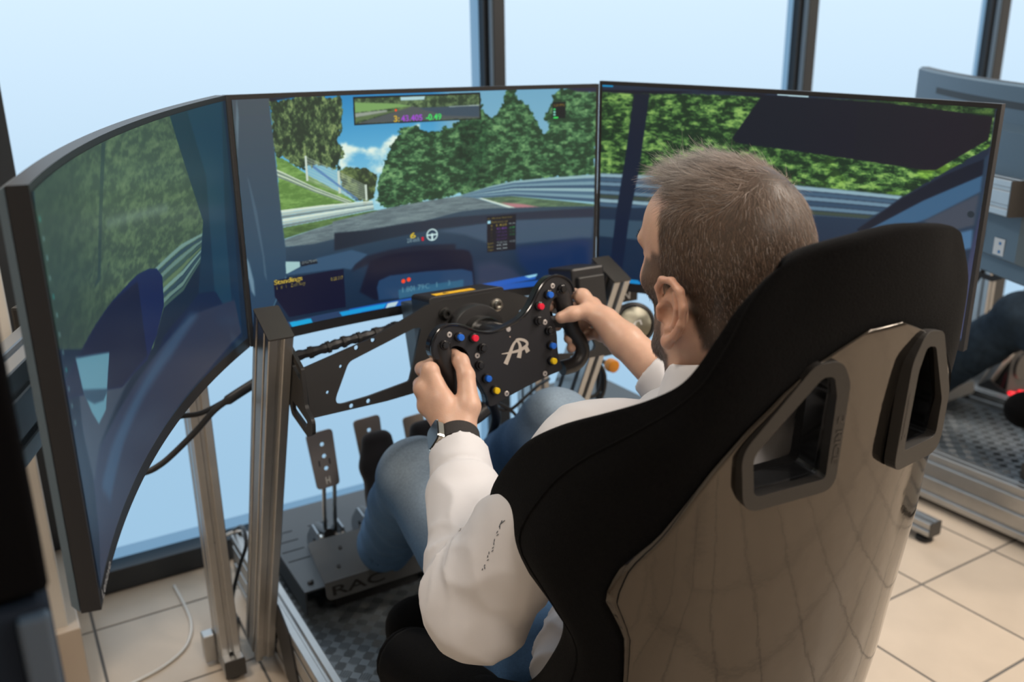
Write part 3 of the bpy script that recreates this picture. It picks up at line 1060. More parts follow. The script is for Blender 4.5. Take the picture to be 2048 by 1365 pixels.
for zc in np.concatenate([np.linspace(1.028, .9, 26), np.linspace(.89, .27, 50)]):
    # row position with this centre height
    zs = PO[:, mid, 2]
    kk = np.interp(-zc, -zs[:54], np.arange(54))
    k0 = int(np.floor(kk))
    f_ = kk - k0
    row = PO[k0] * (1 - f_) + PO[min(k0 + 1, NV - 1)] * f_
    e = np.interp(-zc, [-q[0] for q in EB], [q[1] for q in EB])
    js = mid + np.linspace(-e, e, NS_)
    j0 = np.clip(np.floor(js).astype(int), 0, NU - 2)
    fj = (js - j0)[:, None]
    shv += [tuple(p) for p in row[j0] * (1 - fj) + row[j0 + 1] * fj]
    rowsel.append(zc)
for i in range(len(rowsel) - 1):
    for j in range(NS_ - 1):
        shf_.append((i * NS_ + j, i * NS_ + j + 1, (i + 1) * NS_ + j + 1, (i + 1) * NS_ + j))
me = bpy.data.meshes.new('shell')
me.from_pydata(shv, [], shf_)
v0 = np.array(shv)
f0 = shf_[len(shf_) // 2]
if np.cross(v0[f0[1]] - v0[f0[0]], v0[f0[2]] - v0[f0[0]])[1] > 0:
    me.flip_normals()
me.materials.append(shell_m)
me.polygons.foreach_set('use_smooth', [True] * len(me.polygons))
shell = link('shell', me, seat)
sm_ = shell.modifiers.new('thickness', 'SOLIDIFY')
sm_.thickness = .004
sm_.offset = -1
CUTTERS = []
BEZ = mat('bezel_plastic', (0.010, 0.009, 0.0085), 0.5, bump=0.3, bscale=1600)
for s_ in (-1, 1):
    hole = [(.056, .886), (.136, .882), (.142, .925), (.076, .992), (.063, .992), (.057, .972)]
    outer = [(.043, .872), (.146, .866), (.155, .930), (.086, 1.006), (.055, 1.006), (.043, .982)]
    if s_ > 0:
        hole = [(.056, .886), (.126, .882), (.124, .925), (.086, .992), (.066, .996), (.057, .972)]
        outer = [(.040, .866), (.142, .860), (.140, .930), (.098, 1.006), (.060, 1.014), (.040, .985)]
    ux_ = Vector((s_ * .985, 0.17, 0)).normalized()
    vx_ = Vector((0, -.05, 1)).normalized()
    nx_ = ux_.cross(vx_).normalized() if s_ > 0 else vx_.cross(ux_).normalized()   # towards the back
    if nx_.y > 0:
        nx_ = -nx_
    o0 = Vector((CX, 0.508, 0.94))
    MH = frame4(o0 - vx_ * 0.94, ux_, vx_, nx_)
    ch = rounded(hole, [.006, .008, .02, .012, .008, .02], 4)
    co = rounded(outer, [.018, .022, .03, .02, .02, .03], 6)
    # cutter for the opening
    cb = MB().prism(ch, 0.30, MH @ Matrix.Translation((0, 0, -0.17)))
    me = bpy.data.meshes.new('opening')
    me.from_pydata(cb.v, [], cb.f)
    import bmesh
    bmm = bmesh.new()
    bmm.from_mesh(me)
    bmesh.ops.recalc_face_normals(bmm, faces=bmm.faces)
    bmm.to_mesh(me)
    bmm.free()
    co_ = bpy.data.objects.new('opening', me)
    COL.objects.link(co_)
    for tgt in (uph, shell):
        bo = tgt.modifiers.new('opening', 'BOOLEAN')
        bo.operation = 'DIFFERENCE'
        bo.object = co_
        bo.solver = 'EXACT'
        bo.use_self = True
    CUTTERS.append(co_)
    depth_in = 0.075
    bz = MB().prism(co, 0.012, MH @ Matrix.Translation((0, 0, 0.004)), [ch])
    bz.build('harness_bezel', BEZ, seat, bevel=.002)
    ch2 = [(p[0], p[1]) for p in ch]
    cx_, cy_ = sum(p[0] for p in ch) / len(ch), sum(p[1] for p in ch) / len(ch)
    big = [(cx_ + (p[0] - cx_) * 1.10, cy_ + (p[1] - cy_) * 1.07) for p in ch]
    MB().prism(big, 0.030, MH @ Matrix.Translation((0, 0, -0.024)), [ch]).build('opening_sleeve', mat('sleeve_plastic', (.018, .020, .024), .28), seat)
    tx = 0.048
    lettering('lettering', 'ultimate2' if s_ > 0 else '2 RICE', MH @ Matrix.Translation((tx, .925, .016)) @ Matrix.Rotation(math.radians(-90 if s_ > 0 else 90), 4, 'Z') @ (Matrix.Scale(-1, 4, (1, 0, 0)) if s_ < 0 else Matrix.Identity(4)), width=.05, height=.007, material=mat('embossed_mark', (.025, .022, .02), .5), parent=seat, bold=.01)

dg_ = bpy.context.evaluated_depsgraph_get()
for tgt in (uph, shell):
    me = bpy.data.meshes.new_from_object(tgt.evaluated_get(dg_))
    tgt.modifiers.clear()
    tgt.data = me
for c_ in CUTTERS:
    bpy.data.objects.remove(c_)


def pillow(name, c, s, e=0.35, nu=24, nv=16, R=None, parent=None, material=None):
    """superellipsoid"""
    sg = lambda x, p: math.copysign(abs(x) ** p, x)
    vs, fs = [], []
    for i in range(nv + 1):
        th = -PI / 2 + PI * i / nv
        for k in range(nu):
            ph = 2 * PI * k / nu
            p = Vector((s[0] * sg(math.cos(th), e) * sg(math.cos(ph), e), s[1] * sg(math.cos(th), e) * sg(math.sin(ph), e), s[2] * sg(math.sin(th), max(e, .6))))
            vs.append(Vector(c) + (R @ p if R else p))
    for i in range(nv):
        for k in range(nu):
            fs.append((i * nu + k, i * nu + (k + 1) % nu, (i + 1) * nu + (k + 1) % nu, (i + 1) * nu + k))
    o = MB().add(vs, fs).build(name, material or FABRIC, parent, smooth=True, angle=180)
    return o


pillow('seat_cushion', (CX, 0.97, 0.255), (0.215, 0.27, 0.055), .45, parent=seat, R=Matrix.Rotation(math.radians(8), 3, 'X'))
for s_ in (-1, 1):
    bl = catmull([(CX + s_ * .235, .66, .50), (CX + s_ * .238, .85, .43), (CX + s_ * .240, 1.02, .385), (CX + s_ * .238, 1.10, .36)], 6)
    rs = [.035 + .022 * min(1, i / 8) for i in range(len(bl))]
    tb_ = MB().tube(bl, rs, 20, upref=(0, 0, 1))
    # rounded end
    e0 = Vector(bl[-1])
    dd = (e0 - Vector(bl[-3])).normalized()
    tb_.tube([e0 + dd * q for q in (0, .02, .036, .046, .050)], [.057, .053, .042, .026, .008], 20)
    tb_.build('thigh_bolster', FABRIC, seat, smooth=True, angle=180)
    pillow('front_bolster', (CX + s_ * .165, 1.225, .325), (.062, .06, .05), .9, parent=seat)
    MB().box((CX + s_ * .235, .78, .20), (.006, .42, .12)).build('seat_bracket', BLACK, seat, bevel=.001)
# ------------------------------------------------------------------ the driver
class Field:
    """signed distance grid with smooth unions, meshed by surface nets"""

    def __init__(self, lo, hi, h):
        self.lo = np.array(lo, float)
        self.h = h
        self.n = np.ceil((np.array(hi) - self.lo) / h).astype(int) + 1
        self.d = np.full(self.n, 0.06, np.float32)

    def _sub(self, lo, hi):
        a = np.maximum(np.floor((np.array(lo) - self.lo) / self.h).astype(int), 0)
        b = np.minimum(np.ceil((np.array(hi) - self.lo) / self.h).astype(int) + 1, self.n)
        if (b <= a).any():
            return None
        ax = [(self.lo[i] + self.h * np.arange(a[i], b[i])).astype(np.float32) for i in range(3)]
        X, Y, Z = np.meshgrid(*ax, indexing='ij', sparse=True)
        return (slice(a[0], b[0]), slice(a[1], b[1]), slice(a[2], b[2])), X, Y, Z

    def _mix(self, sl, dp, k, op):
        d = self.d[sl]
        if op == 'add':
            if k > 0:
                h = np.clip(0.5 + 0.5 * (d - dp) / k, 0, 1)
                r = d * (1 - h) + dp * h - k * h * (1 - h)
            else:
                r = np.minimum(d, dp)
        else:
            dp = -dp
            if k > 0:
                h = np.clip(0.5 - 0.5 * (d - dp) / k, 0, 1)
                r = d * (1 - h) + dp * h + k * h * (1 - h)
            else:
                r = np.maximum(d, dp)
        self.d[sl] = r

    def cone(self, a, b, ra, rb=None, k=0.01, op='add', sq=None):
        rb = ra if rb is None else rb
        a, b = np.array(a, float), np.array(b, float)
        m = max(ra, rb) + k + 0.012
        s = self._sub(np.minimum(a, b) - m, np.maximum(a, b) + m)
        if s is None:
            return self
        sl, X, Y, Z = s
        ba = b - a
        L2 = max((ba ** 2).sum(), 1e-12)
        t = np.clip(((X - a[0]) * ba[0] + (Y - a[1]) * ba[1] + (Z - a[2]) * ba[2]) / L2, 0, 1)
        dx, dy, dz = X - a[0] - t * ba[0], Y - a[1] - t * ba[1], Z - a[2] - t * ba[2]
        dp = np.sqrt(dx * dx + dy * dy + dz * dz) - (ra + (rb - ra) * t)
        self._mix(sl, dp, k, op)
        return self

    def chain(self, pts, rs, k=0.01, op='add'):
        rs = rs if hasattr(rs, '__len__') else [rs] * len(pts)
        for i in range(len(pts) - 1):
            self.cone(pts[i], pts[i + 1], rs[i], rs[i + 1], k, op)
        return self

    def ell(self, c, r, k=0.01, op='add', R=None):
        c, r = np.array(c, float), np.array(r, float)
        m = r.max() + k + 0.012
        s = self._sub(c - m, c + m)
        if s is None:
            return self
        sl, X, Y, Z = s
        x, y, z = X - c[0], Y - c[1], Z - c[2]
        if R is not None:
            Ri = np.array(R).T
            x, y, z = [Ri[i, 0] * x + Ri[i, 1] * y + Ri[i, 2] * z for i in range(3)]
        k0 = np.sqrt((x / r[0]) ** 2 + (y / r[1]) ** 2 + (z / r[2]) ** 2)
        k1 = np.sqrt((x / r[0] ** 2) ** 2 + (y / r[1] ** 2) ** 2 + (z / r[2] ** 2) ** 2) + 1e-9
        self._mix(sl, k0 * (k0 - 1) / k1, k, op)
        return self

    def plane_cut(self, p, n):
        """remove everything on the side n points to"""
        p, n = np.array(p, float), np.array(n, float)
        n /= np.linalg.norm(n)
        X, Y, Z = np.meshgrid(*[(self.lo[i] + self.h * np.arange(self.n[i])).astype(np.float32) for i in range(3)], indexing='ij', sparse=True)
        self.d = np.maximum(self.d, (X - p[0]) * n[0] + (Y - p[1]) * n[1] + (Z - p[2]) * n[2])
        return self

    def cut_disc(self, p, n, rad):
        """plane cut limited to within rad of p"""
        p, n = np.array(p, float), np.array(n, float)
        n /= np.linalg.norm(n)
        s = self._sub(p - rad, p + rad)
        sl, X, Y, Z = s
        dp = (X - p[0]) * n[0] + (Y - p[1]) * n[1] + (Z - p[2]) * n[2]
        rr_ = np.sqrt((X - p[0]) ** 2 + (Y - p[1]) ** 2 + (Z - p[2]) ** 2) - rad
        self.d[sl] = np.where(rr_ < 0, np.maximum(self.d[sl], dp), self.d[sl])
        return self

    def disp(self, fn):
        near = np.argwhere(np.abs(self.d) < 0.03)
        P = self.lo + near * self.h
        self.d[tuple(near.T)] += fn(P[:, 0], P[:, 1], P[:, 2]).astype(np.float32)
        return self

    def mesh(self):
        d = self.d
        s = d < 0
        nx, ny, nz = d.shape
        cnt = np.zeros((nx - 1, ny - 1, nz - 1), np.int8)
        for i in (0, 1):
            for j in (0, 1):
                for k in (0, 1):
                    cnt += s[i:nx - 1 + i, j:ny - 1 + j, k:nz - 1 + k]
        act = np.argwhere((cnt > 0) & (cnt < 8))
        vid = np.full(cnt.shape, -1, np.int32)
        vid[tuple(act.T)] = np.arange(len(act))
        corners = [(i, j, k) for i in (0, 1) for j in (0, 1) for k in (0, 1)]
        val = {c: d[act[:, 0] + c[0], act[:, 1] + c[1], act[:, 2] + c[2]].astype(np.float64) for c in corners}
        acc = np.zeros((len(act), 3))
        num = np.zeros(len(act))
        for c in corners:
            for ax in range(3):
                if c[ax] == 0:
                    e = list(c)
                    e[ax] = 1
                    a, b = val[c], val[tuple(e)]
                    m = (a < 0) != (b < 0)
                    t = a[m] / (a[m] - b[m])
                    p = np.repeat(np.array([c], float), m.sum(), 0)
                    p[:, ax] += t
                    acc[m] += p
                    num[m] += 1
        V = self.lo + (act + acc / num[:, None]) * self.h
        F = []
        for ax in range(3):
            o1, o2 = [(1, 2), (2, 0), (0, 1)][ax]
            A = [slice(None)] * 3
            B = [slice(None)] * 3
            A[ax], B[ax] = slice(0, -1), slice(1, None)
            for o in (o1, o2):
                A[o] = B[o] = slice(1, -1)
            sa, sb = s[tuple(A)], s[tuple(B)]
            e = np.argwhere(sa != sb)
            fl = sa[tuple(e.T)]
            base = e.copy()
            base[:, o1] += 1
            base[:, o2] += 1
            q = []
            for a_, b_ in ((-1, -1), (0, -1), (0, 0), (-1, 0)):
                p = base.copy()
                p[:, o1] += a_
                p[:, o2] += b_
                q.append(vid[p[:, 0], p[:, 1], p[:, 2]])
            q = np.stack(q, 1)
            q[~fl] = q[~fl][:, ::-1]
            F.append(q)
        return V, np.concatenate(F)


def relax(V, F, it=2, lam=0.5):
    n = len(V)
    E = np.concatenate([F[:, [0, 1]], F[:, [1, 2]], F[:, [2, 3]], F[:, [3, 0]]])
    deg = np.bincount(E.ravel(), minlength=n)[:, None].astype(float)
    for _ in range(it):
        S = np.zeros_like(V)
        for c in range(3):
            S[:, c] = np.bincount(E[:, 0], V[E[:, 1], c], n) + np.bincount(E[:, 1], V[E[:, 0], c], n)
        V = V * (1 - lam) + lam * S / np.maximum(deg, 1)
    return V


def np_mesh(name, V, F, materials, parent=None, colors=None, label=None, kind=None, smooth=True):
    me = bpy.data.meshes.new(name)
    k = F.shape[1]
    me.vertices.add(len(V))
    me.vertices.foreach_set('co', V.astype(np.float32).ravel())
    me.loops.add(F.size)
    me.loops.foreach_set('vertex_index', F.astype(np.int32).ravel())
    me.polygons.add(len(F))
    me.polygons.foreach_set('loop_start', np.arange(0, F.size, k, dtype=np.int32))
    me.polygons.foreach_set('use_smooth', np.full(len(F), smooth))
    me.update(calc_edges=True)
    for m_ in (materials if isinstance(materials, (list, tuple)) else [materials]):
        me.materials.append(m_)
    if colors is not None:
        ca = me.color_attributes.new('tint', 'FLOAT_COLOR', 'POINT')
        ca.data.foreach_set('color', np.concatenate([colors, np.ones((len(V), 1))], 1).astype(np.float32).ravel())
    return link(name, me, parent, label, kind)


def sm(x, a, b):
    t = np.clip((x - a) / (b - a), 0, 1)
    return t * t * (3 - 2 * t)


def vnoise(x, y, z, f, seed=0):
    o = seed * 1.7
    return (np.sin(x * f + 1.3 * np.sin(y * f * .7 + o) + o) + np.sin(y * f * 1.1 + 1.5 * np.sin(z * f * .8 + 2 * o)) + np.sin(z * f * .93 + 1.4 * np.sin(x * f * .9 + 3 * o))) / 3


SKIN = mat('skin', (0.55, 0.33, 0.24), 0.42, bump=0.12, bscale=420, var=0.05, vscale=60, attr='tint', sss=0.25, spec=0.4)
SHIRT = mat('white_cotton_shirt', (0.64, 0.635, 0.66), 0.8, bump=0.10, bscale=1500, spec=0.2, sheen=0.1)
DENIM = mat('blue_denim', (0.10, 0.17, 0.28), 0.85, bump=0.35, bscale=900, var=0.10, vscale=260, attr='tint', spec=0.2)
SOCK = mat('black_sock', (0.010, 0.010, 0.012), 0.95, bump=0.5, bscale=800, spec=0.1, sheen=0.15)

HC = np.array([0.70, 0.715, 1.050])


HYAW = math.radians(1.0)
HROT = np.array(Matrix.Rotation(-HYAW, 3, 'Z') @ Matrix.Rotation(math.radians(-3), 3, 'X'))


def hd(x, y, z):
    return HC + HROT @ np.array([x, y, z])


def wp(u, v, w):
    return np.array(wm(u, v, w))


LW, LE, LS = np.array([.553, 1.096, .732]), np.array([.446, .850, .630]), np.array([.527, .722, .844])
RW, RE, RS = wp(.152, -.032, .085), np.array([.952, .835, .655]), np.array([.873, .722, .844])

body = Field((0.38, 0.54, 0.30), (1.02, 1.26, 1.20), 0.0024)
# torso and arms (hidden under the clothes)
body.ell((.70, .80, .46), (.15, .10, .14), .03).ell((.70, .735, .68), (.165, .095, .19), .04)
body.cone((.62, .70, .835), LS, .032, .042, .02).cone((.78, .70, .835), RS, .032, .042, .02)
body.cone(LS, LE, .048, .040, .02).cone(LE, LE + (LW - LE) * .3, .042, .043, .02).cone(LE + (LW - LE) * .3, LW, .042, .0265, .02)
body.cone(RS, RE, .048, .040, .02).cone(RE, RE + (RW - RE) * .3, .042, .043, .02).cone(RE + (RW - RE) * .3, RW, .042, .0275, .02)
# neck
body.cone(hd(0, -.030, -.06), hd(0, -.045, -.20), .056, .062, .02)
body.cone(hd(-.030, .015, -.09), hd(-.02, .01, -.20), .034, .036, .025).cone(hd(.030, .015, -.09), hd(.02, .01, -.20), .034, .036, .025)
# skull, face, jaw
body.ell(hd(0, -.008, .028), (.0745, .099, .084), .012, R=HROT)
body.ell(hd(0, -.050, .000), (.066, .052, .066), .02, R=HROT)
body.ell(hd(0, .040, -.015), (.060, .058, .080), .02, R=HROT).ell(hd(0, .050, .040), (.056, .046, .046), .03, R=HROT)
for q in (-1, 1):
    body.cone(hd(q * .055, .005, -.060), hd(q * .024, .070, -.108), .019, .017, .022)
    body.ell(hd(q * .047, .050, -.022), (.021, .026, .018), .02)
    body.ell(hd(q * .034, .078, .022), (.024, .012, .009), .012)
body.ell(hd(0, .076, -.110), (.022, .018, .018), .02)
body.ell(hd(0, .062, -.075), (.036, .030, .030), .02)
body.cone(hd(0, .094, .012), hd(0, .114, -.026), .007, .0105, .012)
for q in (-1, 1):
    body.ell(hd(q * .011, .103, -.030), (.008, .009, .007), .008)
    body.ell(hd(q * .032, .100, .003), (.016, .014, .011), .012, 'sub')
    body.ell(hd(q * .032, .0835, .003), (.0125, .0115, .0115), .002)
body.ell(hd(0, .097, -.060), (.021, .010, .0045), .005).ell(hd(0, .096, -.070), (.019, .011, .006), .005)
body.cone(hd(-.02, .106, -.0645), hd(.02, .106, -.0645), .0018, .0018, .003, 'sub')
# ears
for q in (-1, 1):
    e = lambda y, z, x=0.0: hd(q * (.0745 + x), y, z)
    body.ell(e(-.008, -.046, .001), (.006, .021, .030), .005)
    body.chain([e(.015, -.036, .001), e(.0155, -.022, .005), e(.006, -.0115, .008), e(-.012, -.0100, .0095), e(-.027, -.019, .0105), e(-.0325, -.036, .0105), e(-.028, -.055, .0095), e(-.016, -.070, .008), e(-.002, -.081, .006)], [.0045, .0044, .0042, .0044, .0048, .0048, .0046, .005, .006], .0025)
    body.ell(e(.002, -.081, .004), (.0055, .0090, .0090), .006)
    body.chain([e(-.014, -.022, .006), e(-.019, -.040, .0065), e(-.012, -.058, .0055), e(.003, -.067, .004)], .0036, .003)
    body.cone(e(.014, -.045, .004), e(.013, -.056, .004), .0050, .0046, .004)
    body.ell(e(.000, -.049, .0085), (.0105, .0115, .0150), .003, 'sub')
    body.chain([e(-.004, -.0185, .0115), e(-.0235, -.030, .0135), e(-.0255, -.048, .0125)], .0024, .002, 'sub')


def hand(q, wr, cmc, thumb, mcps, fingers, kk=.007):
    for i, m in enumerate(mcps):
        body.cone(wr, m, .0215, .0125, .012)
        f_ = fingers[i]
        r0 = [.0115, .0115, .0108, .0098][i]
        body.chain([m] + f_, [r0, r0 * .97, r0 * .9, r0 * .80], .004)
        body.ell(m + (m - wr) / np.linalg.norm(m - wr) * .001, (r0 * 1.12,) * 3, .006)
    for i in range(3):
        body.cone(mcps[i], mcps[i + 1], .0105, .010, .008)
    body.cone((mcps[0] + wr) / 2, (mcps[3] + wr) / 2, .016, .015, .012)
    body.cone(wr, cmc, .022, .0185, .012)
    body.chain([cmc] + thumb, [.0180, .0130, .0120, .0100], .006)


lm = [wp(-.1500, .0400, .002), wp(-.1700, .0190, .000), wp(-.1745, -.0080, .002), wp(-.1660, -.0330, .008)]
hand(-1, LW, wp(-.130, -.020, .052), [wp(-.108, .018, .030), wp(-.101, .036, .012), wp(-.100, .044, -.012)], lm,
     [[wp(-.147, .036, -.036), wp(-.116, .034, -.043), wp(-.098, .032, -.032)],
      [wp(-.158, .014, -.037), wp(-.120, .011, -.043), wp(-.099, .010, -.032)],
      [wp(-.158, -.012, -.034), wp(-.121, -.014, -.042), wp(-.100, -.014, -.030)],
      [wp(-.151, -.034, -.028), wp(-.124, -.036, -.038), wp(-.104, -.035, -.028)]])
rm = [wp(.1480, .0400, .002), wp(.1640, .0170, .000), wp(.1680, -.0090, .002), wp(.1610, -.0330, .008)]
hand(1, RW, wp(.150, .000, .050), [wp(.1330, .0220, .0240), wp(.1100, .0270, .0180), wp(.0930, .0270, .0100)], rm,
     [[wp(.150, .042, -.036), wp(.118, .042, -.042), wp(.099, .040, -.028)],
      [wp(.160, .014, -.036), wp(.123, .008, -.042), wp(.101, .004, -.026)],
      [wp(.162, -.014, -.034), wp(.130, -.021, -.040), wp(.1090, -.0215, -.014)],
      [wp(.158, -.036, -.026), wp(.132, -.038, -.036), wp(.1070, -.0385, -.012)]])
bV, bF = body.mesh()
bV = relax(bV, bF, 1, .4)


def headlocal(V):
    L = (V - HC) @ HROT
    return L[:, 0], L[:, 1], L[:, 2]


def earmask(x, y, z):
    f = (x / .0745) ** 2 + ((y + .008) / .099) ** 2 + ((z - .028) / .084) ** 2
    return (f > 1.22) & (np.abs(x) > .060) & (y > -.037) & (y < .024) & (z < .004) & (z > -.10)


def hairmask(x, y, z):
    """1 where head hair grows"""
    ax_ = np.abs(x)
    fy = 0.058 + 0.25 * np.maximum(z - .075, 0) - 1.2 * np.maximum(ax_ - .030, 0) ** 1.0 * (z > .05)
    front = np.where(z > .062, y < fy, y < np.where(z > .0, .026 + .10 * np.maximum(z - .035, 0), .028))
    side_low = np.where(y > -.004, z > -.030, np.where(y > -.030, z > -.030 - (-.004 - y) * 1.9, z > -.095 + .3 * np.maximum(ax_ - .03, 0)))
    ear = earmask(x, y, z)
    return front & side_low & ~ear & (z > -.115)


def beardmask(x, y, z):
    ax_ = np.abs(x)
    jaw = (z < .004) & (z > -.145 + .5 * np.maximum(.03 - y, 0)) & (y > .012 - .10 * (z + .04))
    burn = (z < .012) & (z > -.07) & (y > .016) & (y < .046) & (ax_ > .045)
    mous = (z > -.058) & (z < -.036) & (y > .085) & (ax_ < .03)
    cheek_clear = (z > -.052) & (y > .062) & ~mous
    lips = (ax_ < .022) & (z > -.074) & (z < -.058) & (y > .085)
    return ((jaw & ~cheek_clear) | burn | mous) & ~lips & ~earmask(x, y, z)


hx, hy, hz = headlocal(bV)
isHead = (hz > -.17) & (np.abs(hx) < .1) & (np.abs(hy) < .14)
colr = np.tile(np.array([0.56, 0.355, 0.265]), (len(bV), 1))
red = np.exp(-((np.abs(hx) - .085) / .02) ** 2) * isHead * (hz < 0) * (hz > -.09) * .22
colr *= (1 - red[:, None] * np.array([-.15, .30, .45]))
hm_ = hairmask(hx, hy, hz) & isHead
bm2 = beardmask(hx, hy, hz) & isHead
colr[hm_] = np.array([.060, .042, .032])
colr[bm2 & ~hm_] = np.array([.13, .085, .065])
# soften the border of the tinted regions
E_ = np.concatenate([bF[:, [0, 1]], bF[:, [1, 2]], bF[:, [2, 3]], bF[:, [3, 0]]])
deg_ = np.bincount(E_.ravel(), minlength=len(bV)).astype(float)
for _ in range(4):
    for c in range(3):
        S_ = np.bincount(E_[:, 0], colr[E_[:, 1], c], len(bV)) + np.bincount(E_[:, 1], colr[E_[:, 0], c], len(bV))
        colr[:, c] = .4 * colr[:, c] + .6 * S_ / np.maximum(deg_, 1)
man = empty('person', (CX, .9, .3), 'man with short brown hair, white shirt and blue jeans in the front bucket seat', 'person')
np_mesh('body', bV, bF, SKIN, man, colr)
for q in (-1, 1):
    ey = MB()
    ey.lathe([(.0001, -.0118), (.006, -.010), (.0105, -.005), (.0118, 0), (.0105, .005), (.006, .0100), (.0001, .0118)], frame4(Vector(hd(q * .032, .0838, .003)), X1, Z1, -Y1), 16)
    eo = ey.build('eye', mat('eye_white', (.75, .73, .70), .2), man, smooth=True)
    MB().lathe([(.0055, .0098), (.0050, .0112), (.0026, .0121), (.0, .0121)], frame4(Vector(hd(q * .032, .0838, .003)), X1, Z1, -Y1) @ Matrix.Scale(-1, 4, (0, 0, 1)), 16).build('iris', mat('iris_brown', (.05, .03, .02), .2), eo, smooth=True)


# ---- hair: short strands, longer on top, where window light is painted as grey
def face_normals(V, F):
    n = np.cross(V[F[:, 2]] - V[F[:, 0]], V[F[:, 3]] - V[F[:, 1]])
    a = np.linalg.norm(n, axis=1)
    return n / np.maximum(a, 1e-12)[:, None], a / 2


fc = bV[bF].mean(1)
fn, fa = face_normals(bV, bF)
if ((fc - HC) * fn).sum(1)[(np.abs(fc - HC) < .12).all(1)].mean() < 0:
    fn = -fn


def strands(name, mask, N, lenf, dirf, width, colf, seg=3):
    idx = np.nonzero(mask)[0]
    pr = fa[idx] / fa[idx].sum()
    pick = NR.choice(idx, N, p=pr)
    r1, r2 = NR.random((N, 1)), NR.random((N, 1))
    Q = bV[bF[pick]]
    p = Q[:, 0] + (Q[:, 1] - Q[:, 0]) * r1 + (Q[:, 3] - Q[:, 0]) * r2
    n = fn[pick]
    L = (p - HC) @ HROT
    ln = lenf(L) * (0.75 + .5 * NR.random(N))
    d = dirf(L, n) @ HROT.T
    d += NR.normal(0, .22, d.shape)
    d -= n * (d * n).sum(1, keepdims=True) * .6
    d /= np.linalg.norm(d, axis=1, keepdims=True)
    lift = np.clip(.10 + 14 * (lenf(L) - .008), .12, .78)[:, None]
    view = np.array([-.25, -.90, .25])
    side = np.cross(d, n + .5 * view)
    side /= np.maximum(np.linalg.norm(side, axis=1, keepdims=True), 1e-6)
    vs, cols = [], []
    base = colf(L) * (0.7 + .6 * NR.random((N, 1)))
    for i in range(seg + 1):
        t = i / seg
        bend = n * lift * (t - .45 * t * t) + d * (t * (1 - lift * .4) + .0)
        c = p + bend * ln[:, None] - n * .0006
        w = width * (1 - .75 * t)
        vs += [c - side * w / 2, c + side * w / 2]
        cols += [base, base]
    V = np.stack(vs, 1).reshape(-1, 3)
    Cc = np.stack(cols, 1).reshape(-1, 3)
    k = 2 * (seg + 1)
    b0 = np.arange(N)[:, None] * k
    F = np.concatenate([b0 + np.array([[2 * i, 2 * i + 1, 2 * i + 3, 2 * i + 2]]) for i in range(seg)], 0)
    m_ = mat(name + '_strand', (.1, .07, .05), .62, attr='tint', spec=.3)
    return np_mesh(name, V, F, m_, man, np.clip(Cc, 0, 1), kind='stuff')


fx, fy_, fz = headlocal(fc)
fH = (fz > -.17) & (np.abs(fx) < .1) & (np.abs(fy_) < .14)


def hair_len(L):
    x, y, z = L.T
    top = sm(z, .050, .095)
    front = sm(y, -.05, .06)
    return .0050 + .006 * sm(z, -.03, .06) + top * (.012 + .020 * front)


def hair_dir(L, n):
    x, y, z = L.T
    # whorl at the crown, combed forward on top, back and down on the sides and the nape
    top = np.stack([-.35 + x * 2.0, np.full_like(y, .80), np.full_like(y, .10)], 1)
    side = np.stack([x * 1.5, -.15 + 3.5 * y, np.full_like(y, -.95)], 1)
    nape = np.stack([x * .5, np.full_like(y, -.2), np.full_like(y, -1.0)], 1)
    a = (sm(z, .040, .085) * sm(y, -.085, -.045))[:, None]
    b_ = sm(-y, .045, .075)[:, None] * (1 - a)
    d = top * a + (side * (1 - b_) + nape * b_) * (1 - a)
    wv = np.stack([np.sin(y * 160 + x * 90), np.sin(x * 170 + z * 60), np.sin(z * 120 + y * 140)], 1)
    return d + .35 * wv * a


def hair_col(L):
    x, y, z = L.T
    g = sm(z, .055, .105) * (.25 + .75 * sm(y, -.07, .03))
    brown = np.array([.125, .080, .055])
    grey = np.array([.225, .21, .20])  # window light on the top hair, put into the strand colour
    c = brown * (1 - g[:, None]) + grey * g[:, None]
    fade = sm(-z, .02, .09)[:, None]
    salt = (NR.random((len(L), 1)) < .12) * .16
    return c * (1 - .25 * fade) + salt


strands('hair', hairmask(fx, fy_, fz) & fH, 30000, hair_len, hair_dir, .00042, hair_col)
strands('beard', beardmask(fx, fy_, fz) & fH, 16000, lambda L: np.full(len(L), .0058), lambda L, n: np.stack([L[:, 0] * .5, np.full(len(L), .15), np.full(len(L), -1.0)], 1), .00028, lambda L: np.tile(np.array([[.085, .062, .050]]), (len(L), 1)) + (NR.random((len(L), 1)) < .25) * .13, seg=2)
strands('eyebrow', fH & (np.abs(fz - .024 - .002) < .005) & (fy_ > .062) & (np.abs(fx) > .012) & (np.abs(fx) < .052), 700, lambda L: np.full(len(L), .007), lambda L, n: np.stack([np.sign(L[:, 0]), np.full(len(L), -.2), np.full(len(L), .2)], 1), .0004, lambda L: np.tile(np.array([[.07, .05, .04]]), (len(L), 1)), seg=2)

